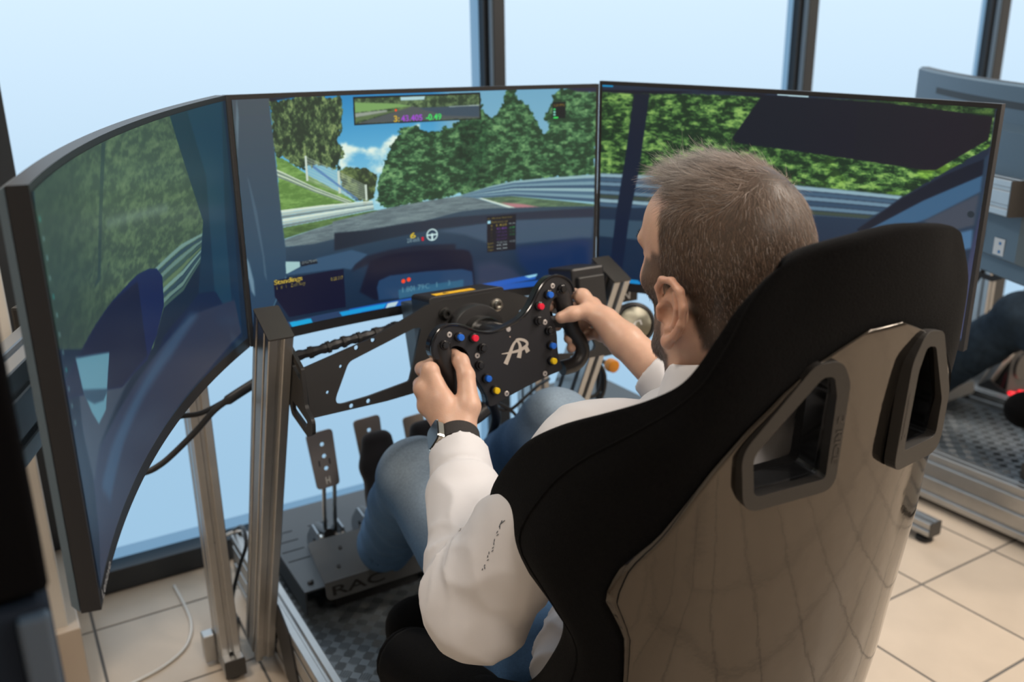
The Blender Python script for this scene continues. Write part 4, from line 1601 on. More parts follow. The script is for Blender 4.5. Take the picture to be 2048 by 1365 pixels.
# ---- shirt
sh = Field((0.36, 0.50, 0.33), (1.05, 1.16, 0.97), 0.0042)
sh.ell((.70, .80, .47), (.180, .135, .15), .04).ell((.70, .735, .68), (.190, .130, .20), .05).ell((.70, .705, .80), (.165, .100, .095), .05)
for S_, q in ((LS, -1), (RS, 1)):
    sh.cone((.70 + q * .045, .682, .862), (.70 + q * .120, .700, .852), 0.038, .048, .03)
    sh.cone((.70 + q * .12, .700, .842), S_, .056, .060, .03)
lc = LE + (LW - LE) * .865
rc = RE + (RW - RE) * .80
sh.cone(LS, LE + np.array([.003, -.004, .004]), .066, .062, .02).cone(LE, LE + (LW - LE) * .45, .064, .050, .02).cone(LE + (LW - LE) * .45, lc + (LW - LE) * .1, .0495, .0415, .012)
sh.ell(LE + np.array([0, -.010, -.022]), (.054, .060, .048), .03)
sh.cone(RS, RE, .066, .062, .02).cone(RE, RE + (RW - RE) * .45, .062, .050, .02).cone(RE + (RW - RE) * .45, rc + (RW - RE) * .1, .0485, .043, .012)


def seg_t(P, a, b):
    ba = b - a
    return ((P - a) @ ba) / (ba @ ba)


def ridge(a, p=1.6):
    return (1 - np.abs(np.sin(a))) ** p


def shirt_folds(x, y, z):
    P = np.stack([x, y, z], 1)
    out = np.zeros(len(x))
    for S_, E_2, W_2, ph in ((LS, LE, LW, 0.3), (RS, RE, RW, 2.0)):
        t1, t2 = seg_t(P, S_, E_2), seg_t(P, E_2, W_2)
        d1 = np.linalg.norm(P - (S_ + np.clip(t1, 0, 1)[:, None] * (E_2 - S_)), axis=1)
        d2 = np.linalg.norm(P - (E_2 + np.clip(t2, 0, 1)[:, None] * (W_2 - E_2)), axis=1)
        a2 = np.exp(-(d2 / .085) ** 4) * (t2 > -.35) * (1 - sm(t2, .62, .78))
        a1 = np.exp(-(d1 / .095) ** 4) * (t1 > -.1) * (t1 < 1.25)
        # folds fan out from the crook of the elbow
        pit = E_2 + .35 * ((S_ + W_2) / 2 - E_2)
        dv = P - pit
        u1 = (S_ - E_2) / np.linalg.norm(S_ - E_2)
        u2 = (W_2 - E_2) / np.linalg.norm(W_2 - E_2)
        pn = np.cross(u1, u2)
        pn /= np.linalg.norm(pn)
        bis = -(u1 + u2) / np.linalg.norm(u1 + u2)
        ang = np.arctan2(dv @ (u2 - u1), dv @ bis)
        rad = np.linalg.norm(dv - (dv @ pn)[:, None] * pn, axis=1)
        w = np.exp(-((rad - .05) / .075) ** 2)
        wob = .5 * np.sin((dv @ pn) * 55 + ph) + .35 * np.sin(rad * 60 + ph)
        fan = ridge(ang * 2.9 + wob + ph) * .0075 + ridge(ang * 5.3 - wob * 1.6 + 2 * ph, 2.2) * .0035
        out -= np.maximum(a1, a2) * w * fan
        # long shallow drapes along the upper arm and pulls across the forearm
        out -= a1 * sm(t1, .0, .6) * .0030 * ridge((dv @ pn) * 48 + 5 * t1 + ph, 1.5)
        out -= a2 * .0032 * ridge(t2 * 7.5 + 9 * (dv @ pn) + ph, 2.0) * sm(t2, .2, .5)
        # the sleeve blouses out just behind the cuff, the cuff itself is flat
        out += -.0065 * np.exp(-((t2 - .60) / .07) ** 2) * np.exp(-(d2 / .085) ** 4)
        out += .0050 * np.exp(-((t2 - (.685 if ph < 1 else .60)) / .016) ** 2) * np.exp(-(d2 / .085) ** 4)
    torso = sm(.13 - np.abs(x - .70), -.12, .0)
    out -= torso * .0055 * ridge(z * 26 + 2.2 * np.sin(x * 13) + 10 * (y - .6) + 1.2 * np.sin(x * 37 + z * 20))
    out += .0010 * vnoise(x, y, z, 85, 2)
    out -= .008 * np.exp(-((z - .50) / .08) ** 2) * ridge(z * 52 + 4 * np.sin(x * 14) + 7 * np.sin(y * 14), 1.4) * (y < .9)
    return out


sh.disp(shirt_folds)
for (E_2, W_2, c_) in ((LE, LW, lc), (RE, RW, rc)):
    ax_ = (W_2 - E_2) / np.linalg.norm(W_2 - E_2)
    sh.cut_disc(c_, ax_, .085)
    sh.cone(c_ - ax_ * .022, c_ + ax_ * .03, .0345, .0345, 0, 'sub')
sh.cone(hd(0, -.047, -.225), hd(0, -.042, -.150), .080, .071, .02)
sh.cone(hd(0, -.036, -.138), hd(0, -.03, -.06), .060, .066, 0.004, 'sub')
sV, sF = sh.mesh()
sV = relax(sV, sF, 1, .35)
shirt = np_mesh('shirt', sV, sF, SHIRT, man)
# small dark print running down the upper sleeve
pr = MB()
A_, B_ = np.array([.419, .776, .716]), np.array([.436, .760, .780])
for k in range(15):
    f_ = k / 14
    q0 = A_ + (B_ - A_) * f_ + np.array([.0006 * math.sin(k * 2.3), 0, 0])
    j_ = ((sV - q0) ** 2).sum(1).argmin()
    ax2 = LS + np.clip(seg_t(sV[j_][None], LS, LE), 0, 1)[0] * (LE - LS)
    n_ = (sV[j_] - ax2) / np.linalg.norm(sV[j_] - ax2)
    d_ = (B_ - A_) / np.linalg.norm(B_ - A_) + .5 * np.cross(n_, (B_ - A_) / np.linalg.norm(B_ - A_)) * math.sin(k * 1.7)
    ln_ = .0012 + .0010 * abs(math.sin(k * 3.1)) + (.003 if k > 12 else 0)
    pr.tube([sV[j_] + n_ * .0004 - d_ * ln_, sV[j_] + n_ * .0004 + d_ * ln_], .00038, 5)
pr.build('sleeve_print', mat('dark_textile_print', (.05, .07, .10), .8), man)
# stitched seam at the cuff
SEAM = mat('shirt_seam', (.60, .58, .58), .8)
for (E_2, W_2, fr, rr0) in ((LE, LW, .685, .0475), (RE, RW, .60, .048)):
    a_ = Vector(W_2 - E_2).normalized()
    x_ = a_.orthogonal().normalized()
    y_ = a_.cross(x_)
    c_ = Vector(E_2 + (W_2 - E_2) * fr)
# collar: a stand and a folded leaf
cc = Vector(hd(0, -.032, -.108))


def collar_ring(ang, r, z, fwd_=0.0):
    # ang 0 = back, +-pi = front
    return Vector((cc.x + r * math.sin(ang), cc.y - r * 1.02 * math.cos(ang) + .010 * (1 - math.cos(ang)) / 2, z))


cv, cf = [], []
NA = 60
prof = lambda q: [(.0665, -.030), (.0670, -.004), (.0680, .014), (.0712, .0180), (.0750, .012), (.0835, -.012 - .012 * q), (.0915, -.038 - .020 * q)]
for i in range(NA + 1):
    a_ = -2.75 + 5.5 * i / NA
    q = sm(np.array(abs(a_)), 1.3, 2.6).item()
    drop = -.046 * (1 - math.cos(a_)) / 2
    for r_, z_ in prof(q):
        cv.append(collar_ring(a_, r_, cc.z + .012 + z_ + drop))
K_ = 7
for i in range(NA):
    for k in range(K_ - 1):
        cf.append((i * K_ + k, (i + 1) * K_ + k, (i + 1) * K_ + k + 1, i * K_ + k + 1))
col_o = MB().add(cv, cf).build('collar', SHIRT, man, smooth=True, angle=180)
md = col_o.modifiers.new('thickness', 'SOLIDIFY')
md.thickness = 0.0016
md.offset = 0
md = col_o.modifiers.new('round', 'SUBSURF')
md.levels = md.render_levels = 1

# ---- jeans
LK, LA = np.array([.580, 1.310, .562]), np.array([.622, 1.585, .285])
RK, RA = np.array([.848, 1.272, .612]), np.array([.800, 1.600, .325])
tr = Field((0.46, 0.68, 0.19), (0.96, 1.70, 0.72), 0.0046)
tr.ell((.70, .875, .385), (.185, .16, .105), .04)
for q, K2, A2 in ((-1, LK, LA), (1, RK, RA)):
    hp_ = np.array([.70 + q * .092, .93, .395])
    tr.cone(hp_, K2, .096, .0665, .03).ell(K2 + np.array([0, .004, .004]), (.067, .066, .066), .02)
    ax_ = A2 - K2
    tr.cone(K2, K2 + ax_ * .35, .066, .066, .02).cone(K2 + ax_ * .35, A2 + ax_ * .12, .066, .058, .02)


def jean_folds(x, y, z):
    P = np.stack([x, y, z], 1)
    out = .0010 * vnoise(x, y, z, 90, 3)
    for q, K2, A2 in ((-1, LK, LA), (1, RK, RA)):
        hp_ = np.array([.70 + q * .092, .93, .395])
        t2 = seg_t(P, K2, A2)
        d2 = np.linalg.norm(P - (K2 + np.clip(t2, 0, 1)[:, None] * (A2 - K2)), axis=1)
        a2 = np.exp(-(d2 / .09) ** 4)
        out += a2 * .0042 * np.sin(t2 * 30 + 14 * (y - K2[1]) + 5 * np.sin(x * 30)) * sm(t2, .22, .55)
        out += a2 * .0030 * np.sin(t2 * 46 + 30 * (x - K2[0])) * np.exp(-((t2 - .25) / .15) ** 2) * (z < K2[2])
        t1 = seg_t(P, hp_, K2)
        out += .0030 * np.sin(t1 * 26 + 25 * (x - .7) + 3 * np.sin(z * 25)) * sm(-t1, -.75, -.2) * np.exp(-((P - hp_) ** 2).sum(1) / .06)
    return out


tr.disp(jean_folds)
for K2, A2 in ((LK, LA), (RK, RA)):
    ax_ = (A2 - K2) / np.linalg.norm(A2 - K2)
    tr.cut_disc(A2 + ax_ * .025, ax_, .11)
    tr.cone(A2 - ax_ * .02, A2 + ax_ * .06, .0515, .0515, 0, 'sub')
tV, tF = tr.mesh()
tV = relax(tV, tF, 2, .4)
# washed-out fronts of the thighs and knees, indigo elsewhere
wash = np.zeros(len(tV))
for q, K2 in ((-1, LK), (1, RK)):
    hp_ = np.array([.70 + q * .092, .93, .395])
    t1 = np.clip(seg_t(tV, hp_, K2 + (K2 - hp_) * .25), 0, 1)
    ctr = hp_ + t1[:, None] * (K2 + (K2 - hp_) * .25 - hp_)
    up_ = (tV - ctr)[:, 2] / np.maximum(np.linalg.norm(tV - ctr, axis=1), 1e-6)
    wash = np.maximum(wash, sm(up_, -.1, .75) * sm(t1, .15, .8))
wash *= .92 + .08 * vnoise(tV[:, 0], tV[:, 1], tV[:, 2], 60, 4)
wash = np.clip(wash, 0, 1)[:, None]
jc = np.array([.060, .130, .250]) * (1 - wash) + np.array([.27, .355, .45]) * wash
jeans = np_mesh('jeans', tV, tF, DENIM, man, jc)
# side seam of the left leg and belt loops
STC = mat('denim_stitch', (.16, .19, .24), .8)

# ---- socks
sk_pts = {'l': [(.622, 1.575, .310), (.630, 1.612, .262), (.642, 1.640, .345), (.650, 1.668, .430), (.653, 1.682, .478)],
          'r': [(.800, 1.590, .345), (.794, 1.640, .300), (.788, 1.672, .370), (.783, 1.705, .430), (.781, 1.715, .462)]}
for k_, p_ in sk_pts.items():
    p_ = [np.array(q) for q in p_]
    f_ = Field(np.min(p_, 0) - .09, np.max(p_, 0) + .07, .0032)
    up_ = p_[0] + (LK - LA if k_ == 'l' else RK - RA) * .14
    f_.cone(up_, p_[0], .036, .035, .01).cone(p_[0], p_[1], .035, .031, .02)
    f_.cone(p_[1], p_[3], .032, .034, .02).cone(p_[0], p_[3], .031, .026, .03)
    for dx in (-.017, .017):
        f_.cone(p_[3] + np.array([dx, 0, 0]), p_[4] + np.array([dx * .8, 0, 0]), .026, .021, .02)
    f_.disp(lambda x, y, z: .0012 * vnoise(x, y, z, 110, 5))
    V_, F_ = f_.mesh()
    np_mesh('sock', relax(V_, F_, 1), F_, SOCK, man)

# ---- wristwatch on the left wrist
wa = Vector(LW - LE).normalized()
wc_ = Vector(LE + (LW - LE) * .950)
wx = Vector((-.94, .05, .34))
wx = (wx - wa * wx.dot(wa)).normalized()
wy_ = wa.cross(wx)
watch = empty('wristwatch', wc_)
watch.parent = man
watch.matrix_parent_inverse = WM(man).inverted()
rS = .0300
sv_, sf_ = [], []
for i in range(40):
    a_ = 2 * PI * i / 40
    for (dr, dw) in ((0, -.0125), (.0024, -.0125), (.0024, .0125), (0, .0125)):
        sv_.append(wc_ + (wx * math.cos(a_) * 1.04 + wy_ * math.sin(a_)) * (rS + dr) + wa * dw)
for i in range(40):
    for k in range(4):
        a_, b_ = i * 4, ((i + 1) % 40) * 4
        sf_.append((a_ + k, a_ + (k + 1) % 4, b_ + (k + 1) % 4, b_ + k))
MB().add(sv_, sf_).build('strap', mat('woven_strap', (.020, .018, .018), .8, bump=.6, bscale=900), watch)
Mw = frame4(wc_ + wx * (rS * 1.04 + .0005), wy_, wa, wx) if wy_.cross(wa).dot(wx) > 0 else frame4(wc_ + wx * (rS * 1.04 + .0005), -wy_, wa, wx)
cs = MB().prism(rounded([(-.018, -.021), (.018, -.021), (.018, .021), (-.018, .021)], .010, 6), .0085, Mw).build('case', mat('watch_steel', (.72, .66, .55), .16, 1.0), watch, 'polished metal watch case', bevel=.002)
MB().prism(rounded([(-.0165, -.0195), (.0165, -.0195), (.0165, .0195), (-.0165, .0195)], .009, 6), .002, Mw @ Matrix.Translation((0, 0, .0085))).build('crystal', BLACKG, cs, bevel=.001)
MB().lathe([(.0035, 0), (.0035, .003)], frame4(wc_ + wx * (rS * 1.04 + .0045) + wa * .0, wx, wa, wx.cross(wa)) @ Matrix.Translation((0, .008, .0175)), 14).build('crown', STEEL, cs)

# ------------------------------------------------------------------ what the three screens show (painted with numpy)
CW, CH = 1400, 788
SP_ = {'centre':{'pillar':[(-0.002,1.009),(0.089,1.003),(0.093,0.762),(0.096,0.524),(0.1,0.361),(0.096,0.237),(0.027,0.02),(-0.015,-0.003),(-0.021,0.3),(-0.013,0.67)],'pillar_hi':[(0.012,1.009),(0.013,0.933),(0.003,0.787),(0.002,0.752),(0.004,0.905)],'pillar_hi2':[(0.02,0.688),(0.028,0.539),(0.04,0.345),(0.04,0.261),(0.046,0.227),(0.044,0.344),(0.036,0.537),(0.023,0.676)],'pillar_glint':[(-0.008,0.391),(0.005,0.324),(0.012,0.244),(0.012,0.172),(0.004,0.201),(-0.002,0.288),(-0.013,0.367)],'trees_left':[(0.088,0.992),(0.173,1.004),(0.272,1.004),(0.272,0.916),(0.262,0.803),(0.267,0.764),(0.26,0.687),(0.19,0.71),(0.163,0.689),(0.127,0.745),(0.093,0.762),(0.092,0.926)],'bush_left':[(0.26,0.681),(0.292,0.686),(0.331,0.67),(0.355,0.633),(0.355,0.593),(0.346,0.54),(0.326,0.517),(0.256,0.583)],'bank':[(0.093,0.762),(0.127,0.732),(0.166,0.676),(0.233,0.6),(0.298,0.529),(0.27,0.52),(0.182,0.525),(0.095,0.53),(0.095,0.7)],'rail_upper':[(0.093,0.707),(0.117,0.684),(0.186,0.615),(0.286,0.531),(0.27,0.524),(0.185,0.592),(0.092,0.673)],'rail_lower':[(0.095,0.53),(0.183,0.531),(0.343,0.524),(0.346,0.482),(0.243,0.466),(0.18,0.46),(0.097,0.453)],'verge':[(0.097,0.453),(0.18,0.46),(0.346,0.479),(0.366,0.475),(0.263,0.448),(0.178,0.427),(0.098,0.404)],'fence_posts':[(0.167,0.752),(0.251,0.675),(0.323,0.601),(0.321,0.528),(0.248,0.574),(0.168,0.644)],'road':[(0.098,0.401),(0.178,0.427),(0.263,0.448),(0.366,0.478),(0.478,0.49),(0.588,0.486),(0.642,0.197),(0.474,0.305),(0.098,0.368)],'road2':[(0.229,0.45),(0.42,0.487),(0.514,0.498),(0.61,0.507),(0.648,0.486),(0.774,0.402),(1.014,0.384),(1.01,0.299),(0.417,0.349),(0.227,0.391)],'verge2':[(0.653,0.489),(0.725,0.491),(0.852,0.454),(0.999,0.411),(1.004,0.385),(0.776,0.402)],'kerb':[(0.715,0.456),(0.783,0.438),(0.862,0.403),(0.783,0.404)],'whiteline':[(0.648,0.488),(0.657,0.488),(0.774,0.415),(0.788,0.403),(0.771,0.405)],'clouds':[(0.266,0.796),(0.307,0.772),(0.367,0.758),(0.397,0.801),(0.434,0.824),(0.487,0.859),(0.478,0.483),(0.351,0.505),(0.355,0.633),(0.292,0.682),(0.26,0.687)],'trees_r':[(0.365,0.632),(0.376,0.689),(0.401,0.76),(0.434,0.844),(0.476,0.847),(0.498,0.816),(0.549,0.826),(0.586,0.853),(0.634,0.88),(0.644,0.999),(0.671,0.915),(0.69,0.868),(0.718,0.897),(0.738,1.002),(0.757,1.013),(0.771,0.955),(0.804,0.938),(0.827,0.851),(0.842,0.779),(0.866,0.809),(0.851,0.85),(0.879,0.965),(0.898,1.003),(1.011,0.991),(1.002,0.562),(0.726,0.551),(0.648,0.522),(0.514,0.498),(0.42,0.487),(0.374,0.48),(0.357,0.514)],'trees_dark':[(0.601,0.867),(0.652,0.886),(0.68,0.823),(0.688,0.62),(0.649,0.545),(0.61,0.535),(0.594,0.716)],'barrier_r':[(0.6,0.509),(0.687,0.54),(0.755,0.556),(0.876,0.562),(1.002,0.564),(0.999,0.42),(0.876,0.451),(0.754,0.483),(0.648,0.486)],'dash':[(0.098,0.368),(0.175,0.361),(0.224,0.369),(0.322,0.374),(0.476,0.398),(0.592,0.428),(0.666,0.431),(1.022,0.399),(1.03,-0.282),(0.074,-0.138),(-0.017,-0.029),(0.027,0.02),(0.095,0.23)],'dash_top':[(0.232,0.398),(0.326,0.391),(0.418,0.399),(0.56,0.404),(0.705,0.4),(0.999,0.39),(0.999,0.343),(0.754,0.36),(0.608,0.355),(0.511,0.353),(0.417,0.341),(0.229,0.316)],'dash_grey':[(0.526,0.343),(0.676,0.364),(0.999,0.343),(0.996,0.231),(0.852,0.235),(0.704,0.235),(0.607,0.311)],'dash_blue':[(0.763,0.22),(0.848,0.222),(0.959,0.232),(0.993,0.222),(0.995,0.048),(0.928,0.003),(0.817,0.03),(0.769,0.143)],'dash_mauve':[(0.637,0.153),(0.691,0.158),(0.747,0.115),(0.785,0.053),(0.801,0.016),(0.645,0.012)],'hood':[(0.273,0.205),(0.285,0.237),(0.321,0.269),(0.385,0.282),(0.459,0.287),(0.579,0.269),(0.578,0.224),(0.458,0.243),(0.394,0.244),(0.32,0.227)],'hood_in':[(0.326,0.242),(0.385,0.262),(0.475,0.259),(0.598,0.238),(0.619,0.226),(0.628,0.192),(0.636,0.025),(0.601,0.023),(0.334,0.049),(0.292,0.102)],'cluster':[(0.346,0.045),(0.342,0.108),(0.349,0.141),(0.382,0.157),(0.488,0.151),(0.596,0.138),(0.627,0.118),(0.631,0.032),(0.601,0.023),(0.44,0.034)],'display':[(0.404,0.08),(0.6,0.082),(0.599,0.023),(0.434,0.035),(0.405,0.033)],'wedge':[(0.097,0.303),(0.134,0.292),(0.134,0.268),(0.099,0.247),(0.096,0.25)],'alltag':[(0.135,0.29),(0.179,0.291),(0.182,0.271),(0.139,0.269)],'stand':[(0.062,0.218),(0.063,0.227),(0.251,0.225),(0.251,0.042),(0.095,0.048),(0.062,0.155)],'dash_panel':[(0.097,0.246),(0.135,0.265),(0.183,0.295),(0.277,0.308),(0.321,0.276),(0.285,0.237),(0.271,0.216),(0.251,0.228),(0.099,0.239)],'bar1':[(-0.034,0.045),(-0.006,0.044),(-0.007,0.024),(-0.035,0.023)],'bar2':[(0.094,0.024),(0.152,0.022),(0.157,-0.003),(0.101,-0.003)],'bar3':[(0.231,0.023),(0.369,0.023),(0.359,0.003),(0.239,0.001)],'bar4':[(0.371,0.022),(0.403,0.023),(0.394,0.002),(0.364,0.0)],'bar5':[(0.403,0.023),(0.453,0.024),(0.824,0.064),(0.822,0.037),(0.452,0.002),(0.394,0.002)],'bar6':[(0.788,0.059),(0.829,0.065),(0.824,0.052),(0.802,0.047)],'strip_t1':[(0.017,1.013),(0.109,1.013),(0.109,1.006),(0.017,1.006)],'strip_t2':[(0.949,1.011),(1.004,1.01),(1.004,1.001),(0.949,1.003)],'strip_t3':[(0.222,1.013),(0.238,1.013),(0.237,1.008),(0.222,1.008)],'roof':[(0.898,1.011),(1.006,1.01),(1.011,0.978),(0.945,0.984)],'roof2':[(0.089,1.003),(0.272,1.009),(0.272,1.004),(0.173,1.003),(0.09,0.987)],'mirror':[(0.305,0.991),(0.661,0.992),(0.662,0.868),(0.304,0.869)],'mirror_in':[(0.308,0.985),(0.658,0.985),(0.659,0.871),(0.307,0.874)],'gear':[(0.445,0.351),(0.462,0.35),(0.462,0.322),(0.445,0.323)],'kmh':[(0.436,0.32),(0.472,0.32),(0.473,0.303),(0.436,0.305)],'redbar':[(0.478,0.324),(0.485,0.324),(0.485,0.304),(0.479,0.304)],'wheelc':[(0.51,0.329),(0.525,0.326),(0.51,0.355)],'lap':[(0.675,0.388),(0.763,0.39),(0.761,0.207),(0.674,0.207)],'fps':[(0.873,0.935),(0.911,0.935),(0.911,0.856),(0.872,0.856)],'t_time':[(0.413,0.892),(0.548,0.894),(0.547,0.872),(0.413,0.873)],'standtxt':[(0.063,0.217),(0.138,0.213),(0.138,0.198),(0.063,0.201)],'standtime':[(0.214,0.192),(0.248,0.193),(0.248,0.179),(0.214,0.178)],'standrow':[(0.069,0.189),(0.145,0.186),(0.144,0.174),(0.07,0.179)],'lights':[(0.42,0.119),(0.436,0.123),(0.425,0.118)]},'right':{'full':[(-0.008,0.987),(1.02,1.02),(0.992,-0.01),(-0.009,0.0)],'roof':[(-0.005,0.977),(0.368,0.996),(0.452,0.999),(0.442,0.979),(0.288,0.998),(0.197,0.975),(0.086,0.965),(-0.005,0.967)],'trees':[(-0.008,0.967),(0.999,1.009),(1.007,0.86),(0.819,0.599),(0.554,0.59),(0.196,0.57),(-0.015,0.562)],'visor':[(0.441,0.993),(0.733,0.993),(0.994,0.967),(0.992,0.875),(0.888,0.728),(0.86,0.722),(0.377,0.763),(0.368,0.787)],'barrier':[(-0.015,0.562),(0.195,0.575),(0.554,0.59),(0.819,0.599),(0.739,0.476),(0.726,0.434),(0.449,0.398),(-0.013,0.39)],'ground':[(-0.013,0.396),(0.2,0.413),(0.621,0.377),(0.573,0.222),(-0.016,0.09)],'dashlow':[(-0.019,0.378),(0.151,0.41),(0.739,0.476),(0.99,0.797),(1.022,0.888),(0.993,-0.019),(-0.015,-0.013)],'pillar1':[(0.089,0.965),(0.133,0.969),(0.111,0.6),(0.086,0.34),(0.067,0.003),(0.029,-0.004),(0.048,0.367),(0.071,0.668)],'doorstrip':[(0.99,0.797),(0.991,0.729),(0.869,0.593),(0.728,0.405),(0.716,0.421),(0.819,0.59),(0.909,0.71)],'doorblue':[(0.991,0.729),(0.992,0.659),(0.884,0.514),(0.78,0.419),(0.742,0.438),(0.869,0.593)],'doorgrey':[(0.99,0.65),(0.989,0.516),(0.927,0.461),(0.875,0.502)],'doorblue2':[(0.988,0.498),(0.992,0.417),(0.952,0.386),(0.933,0.454)],'rpillar':[(0.997,1.001),(1.017,0.999),(1.02,0.804),(1.024,0.015),(0.988,0.008),(0.987,0.305),(0.999,0.626)],'knob':[(0.979,0.56),(0.988,0.562),(0.978,0.571)],'bar':[(0.063,0.008),(0.126,0.015),(0.126,-0.008),(0.064,-0.009)],'strip':[(0.0,1.0),(0.03,1.0),(0.03,0.992),(0.0,0.992)],'strip2':[(0.479,1.003),(0.561,1.002),(0.561,0.993),(0.48,0.995)],'lowpanel':[(-0.012,0.325),(0.141,0.338),(0.124,0.237),(-0.014,0.236)],'greytop':[(0.734,1.006),(0.995,1.004),(0.995,0.976),(0.743,0.981)]},'left':{'grass':[(0.012,1.015),(0.239,1.005),(0.734,1.004),(0.762,0.884),(0.838,0.588),(0.83,0.532),(0.593,0.385),(0.506,0.291),(-0.029,0.66),(-0.019,0.856)],'post':[(0.389,0.999),(0.409,0.996),(0.369,0.885),(0.284,0.648),(0.243,0.649),(0.272,0.665),(0.351,0.892)],'track':[(0.353,0.787),(0.675,0.711),(0.67,0.686),(0.358,0.767)],'rails':[(0.831,0.539),(0.717,0.548),(0.569,0.533),(0.591,0.379),(0.699,0.379),(0.806,0.439)],'apillar':[(0.73,1.008),(0.988,1.021),(0.989,0.588),(0.972,0.021),(0.837,0.111),(0.852,0.292),(0.774,0.329),(0.837,0.581),(0.762,0.884)],'apillar_hi':[(0.817,0.999),(0.874,0.743),(0.857,0.297),(0.85,0.134),(0.934,0.054),(0.943,0.528),(0.982,1.001)],'doortop':[(0.774,0.329),(0.861,0.287),(0.973,0.029),(0.766,0.001),(0.467,0.225),(0.574,0.293),(0.708,0.308)],'mirror':[(0.579,0.528),(0.602,0.488),(0.592,0.392),(0.535,0.319),(0.468,0.278),(0.316,0.302),(-0.061,0.558),(0.117,0.549),(0.321,0.559),(0.479,0.561),(0.54,0.548)],'mirror_in':[(0.474,0.541),(0.471,0.289),(0.316,0.302),(-0.061,0.558),(0.117,0.549),(0.321,0.559)],'doorlow':[(0.952,0.2),(0.971,0.043),(0.783,0.011),(0.496,0.001),(0.352,-0.002),(0.217,-0.032),(0.007,-0.004),(0.049,0.103),(0.077,0.276),(0.201,0.259),(0.347,0.256),(0.555,0.265),(0.743,0.267)],'doorhi':[(0.767,0.252),(0.597,0.201),(0.419,0.183),(0.284,0.156),(0.177,0.108),(0.151,0.092),(0.109,0.176),(0.197,0.205),(0.336,0.218),(0.493,0.242),(0.72,0.282)],'pocket':[(0.083,0.558),(0.273,0.441),(0.23,0.362),(0.206,0.318),(0.154,0.32),(0.125,0.378),(0.094,0.468)],'pocketbar':[(0.093,0.466),(0.237,0.357),(0.201,0.35),(0.146,0.385),(0.104,0.432)],'inner':[(0.083,0.558),(0.279,0.436),(0.48,0.429),(0.481,0.315),(0.293,0.284),(0.131,0.266),(0.072,0.227),(0.054,0.387)],'icons':[(0.02,0.993),(0.018,0.902),(0.018,0.837),(0.013,0.75),(0.003,0.756),(0.01,0.986)]}}
NG = np.random.default_rng(5)


def box_blur(a, r, axis):
    r = int(r)
    if r < 1:
        return a
    p = np.pad(a, [(r + 1, r) if i == axis else (0, 0) for i in range(a.ndim)], mode='edge')
    c = np.cumsum(p, axis=axis)
    n = a.shape[axis]
    hi = np.take(c, np.arange(2 * r + 1, 2 * r + 1 + n), axis=axis)
    lo = np.take(c, np.arange(0, n), axis=axis)
    return (hi - lo) / (2 * r + 1)


def blur(a, rx, ry=None):
    ry = rx if ry is None else ry
    return box_blur(box_blur(a, rx, 1), ry, 0)


def noise2(sx, sy, oct_=4, rough=.55):
    out = np.zeros((CH, CW))
    amp, tot = 1.0, 0.0
    for o in range(oct_):
        nx, ny = max(2, int(CW / sx) + 2), max(2, int(CH / sy) + 2)
        g = NG.random((ny, nx))
        X = np.linspace(0, nx - 1.001, CW)
        Y = np.linspace(0, ny - 1.001, CH)
        xi, yi = X.astype(int), Y.astype(int)
        fx_, fy2 = (X - xi), (Y - yi)
        fx_, fy2 = fx_ * fx_ * (3 - 2 * fx_), fy2 * fy2 * (3 - 2 * fy2)
        a = g[yi][:, xi] * (1 - fx_) + g[yi][:, xi + 1] * fx_
        b = g[yi + 1][:, xi] * (1 - fx_) + g[yi + 1][:, xi + 1] * fx_
        out += amp * (a * (1 - fy2[:, None]) + b * fy2[:, None])
        tot += amp
        amp *= rough
        sx, sy = max(sx / 2, 1.5), max(sy / 2, 1.5)
    return out / tot


UU, VV = np.meshgrid((np.arange(CW) + .5) / CW, (np.arange(CH) + .5) / CH)


def pmask(poly, soft=1.0, rag=0.0):
    P = [(p[0] * CW, p[1] * CH) for p in poly]
    x0, x1 = max(0, int(min(p[0] for p in P)) - 30), min(CW, int(max(p[0] for p in P)) + 31)
    y0, y1 = max(0, int(min(p[1] for p in P)) - 30), min(CH, int(max(p[1] for p in P)) + 31)
    m = np.zeros((CH, CW))
    if x1 <= x0 or y1 <= y0:
        return m
    X, Y = np.meshgrid(np.arange(x0, x1) + .5, np.arange(y0, y1) + .5)
    if rag:
        X = X + (RAGX[y0:y1, x0:x1] - .5) * rag
        Y = Y + (RAGY[y0:y1, x0:x1] - .5) * rag
    ins = np.zeros(X.shape, bool)
    n = len(P)
    for i in range(n):
        (ax_, ay), (bx, by) = P[i], P[(i + 1) % n]
        if ay == by:
            continue
        ins ^= ((ay > Y) != (by > Y)) & (X < (bx - ax_) * (Y - ay) / (by - ay) + ax_)
    m[y0:y1, x0:x1] = ins
    return blur(m, soft) if soft >= 1 else m


RAGX, RAGY = noise2(26, 26, 4, .7), noise2(26, 26, 4, .7)


def rgb(*c):
    return np.array(c, float) / 255


def put(img, m, c):
    m = m[..., None]
    img[:] = img * (1 - m) + np.asarray(c) * m


def ramp(n, stops):
    xs = [s_[0] for s_ in stops]
    return np.stack([np.interp(n, xs, [s_[1][c] / 255 for s_ in stops]) for c in range(3)], -1)


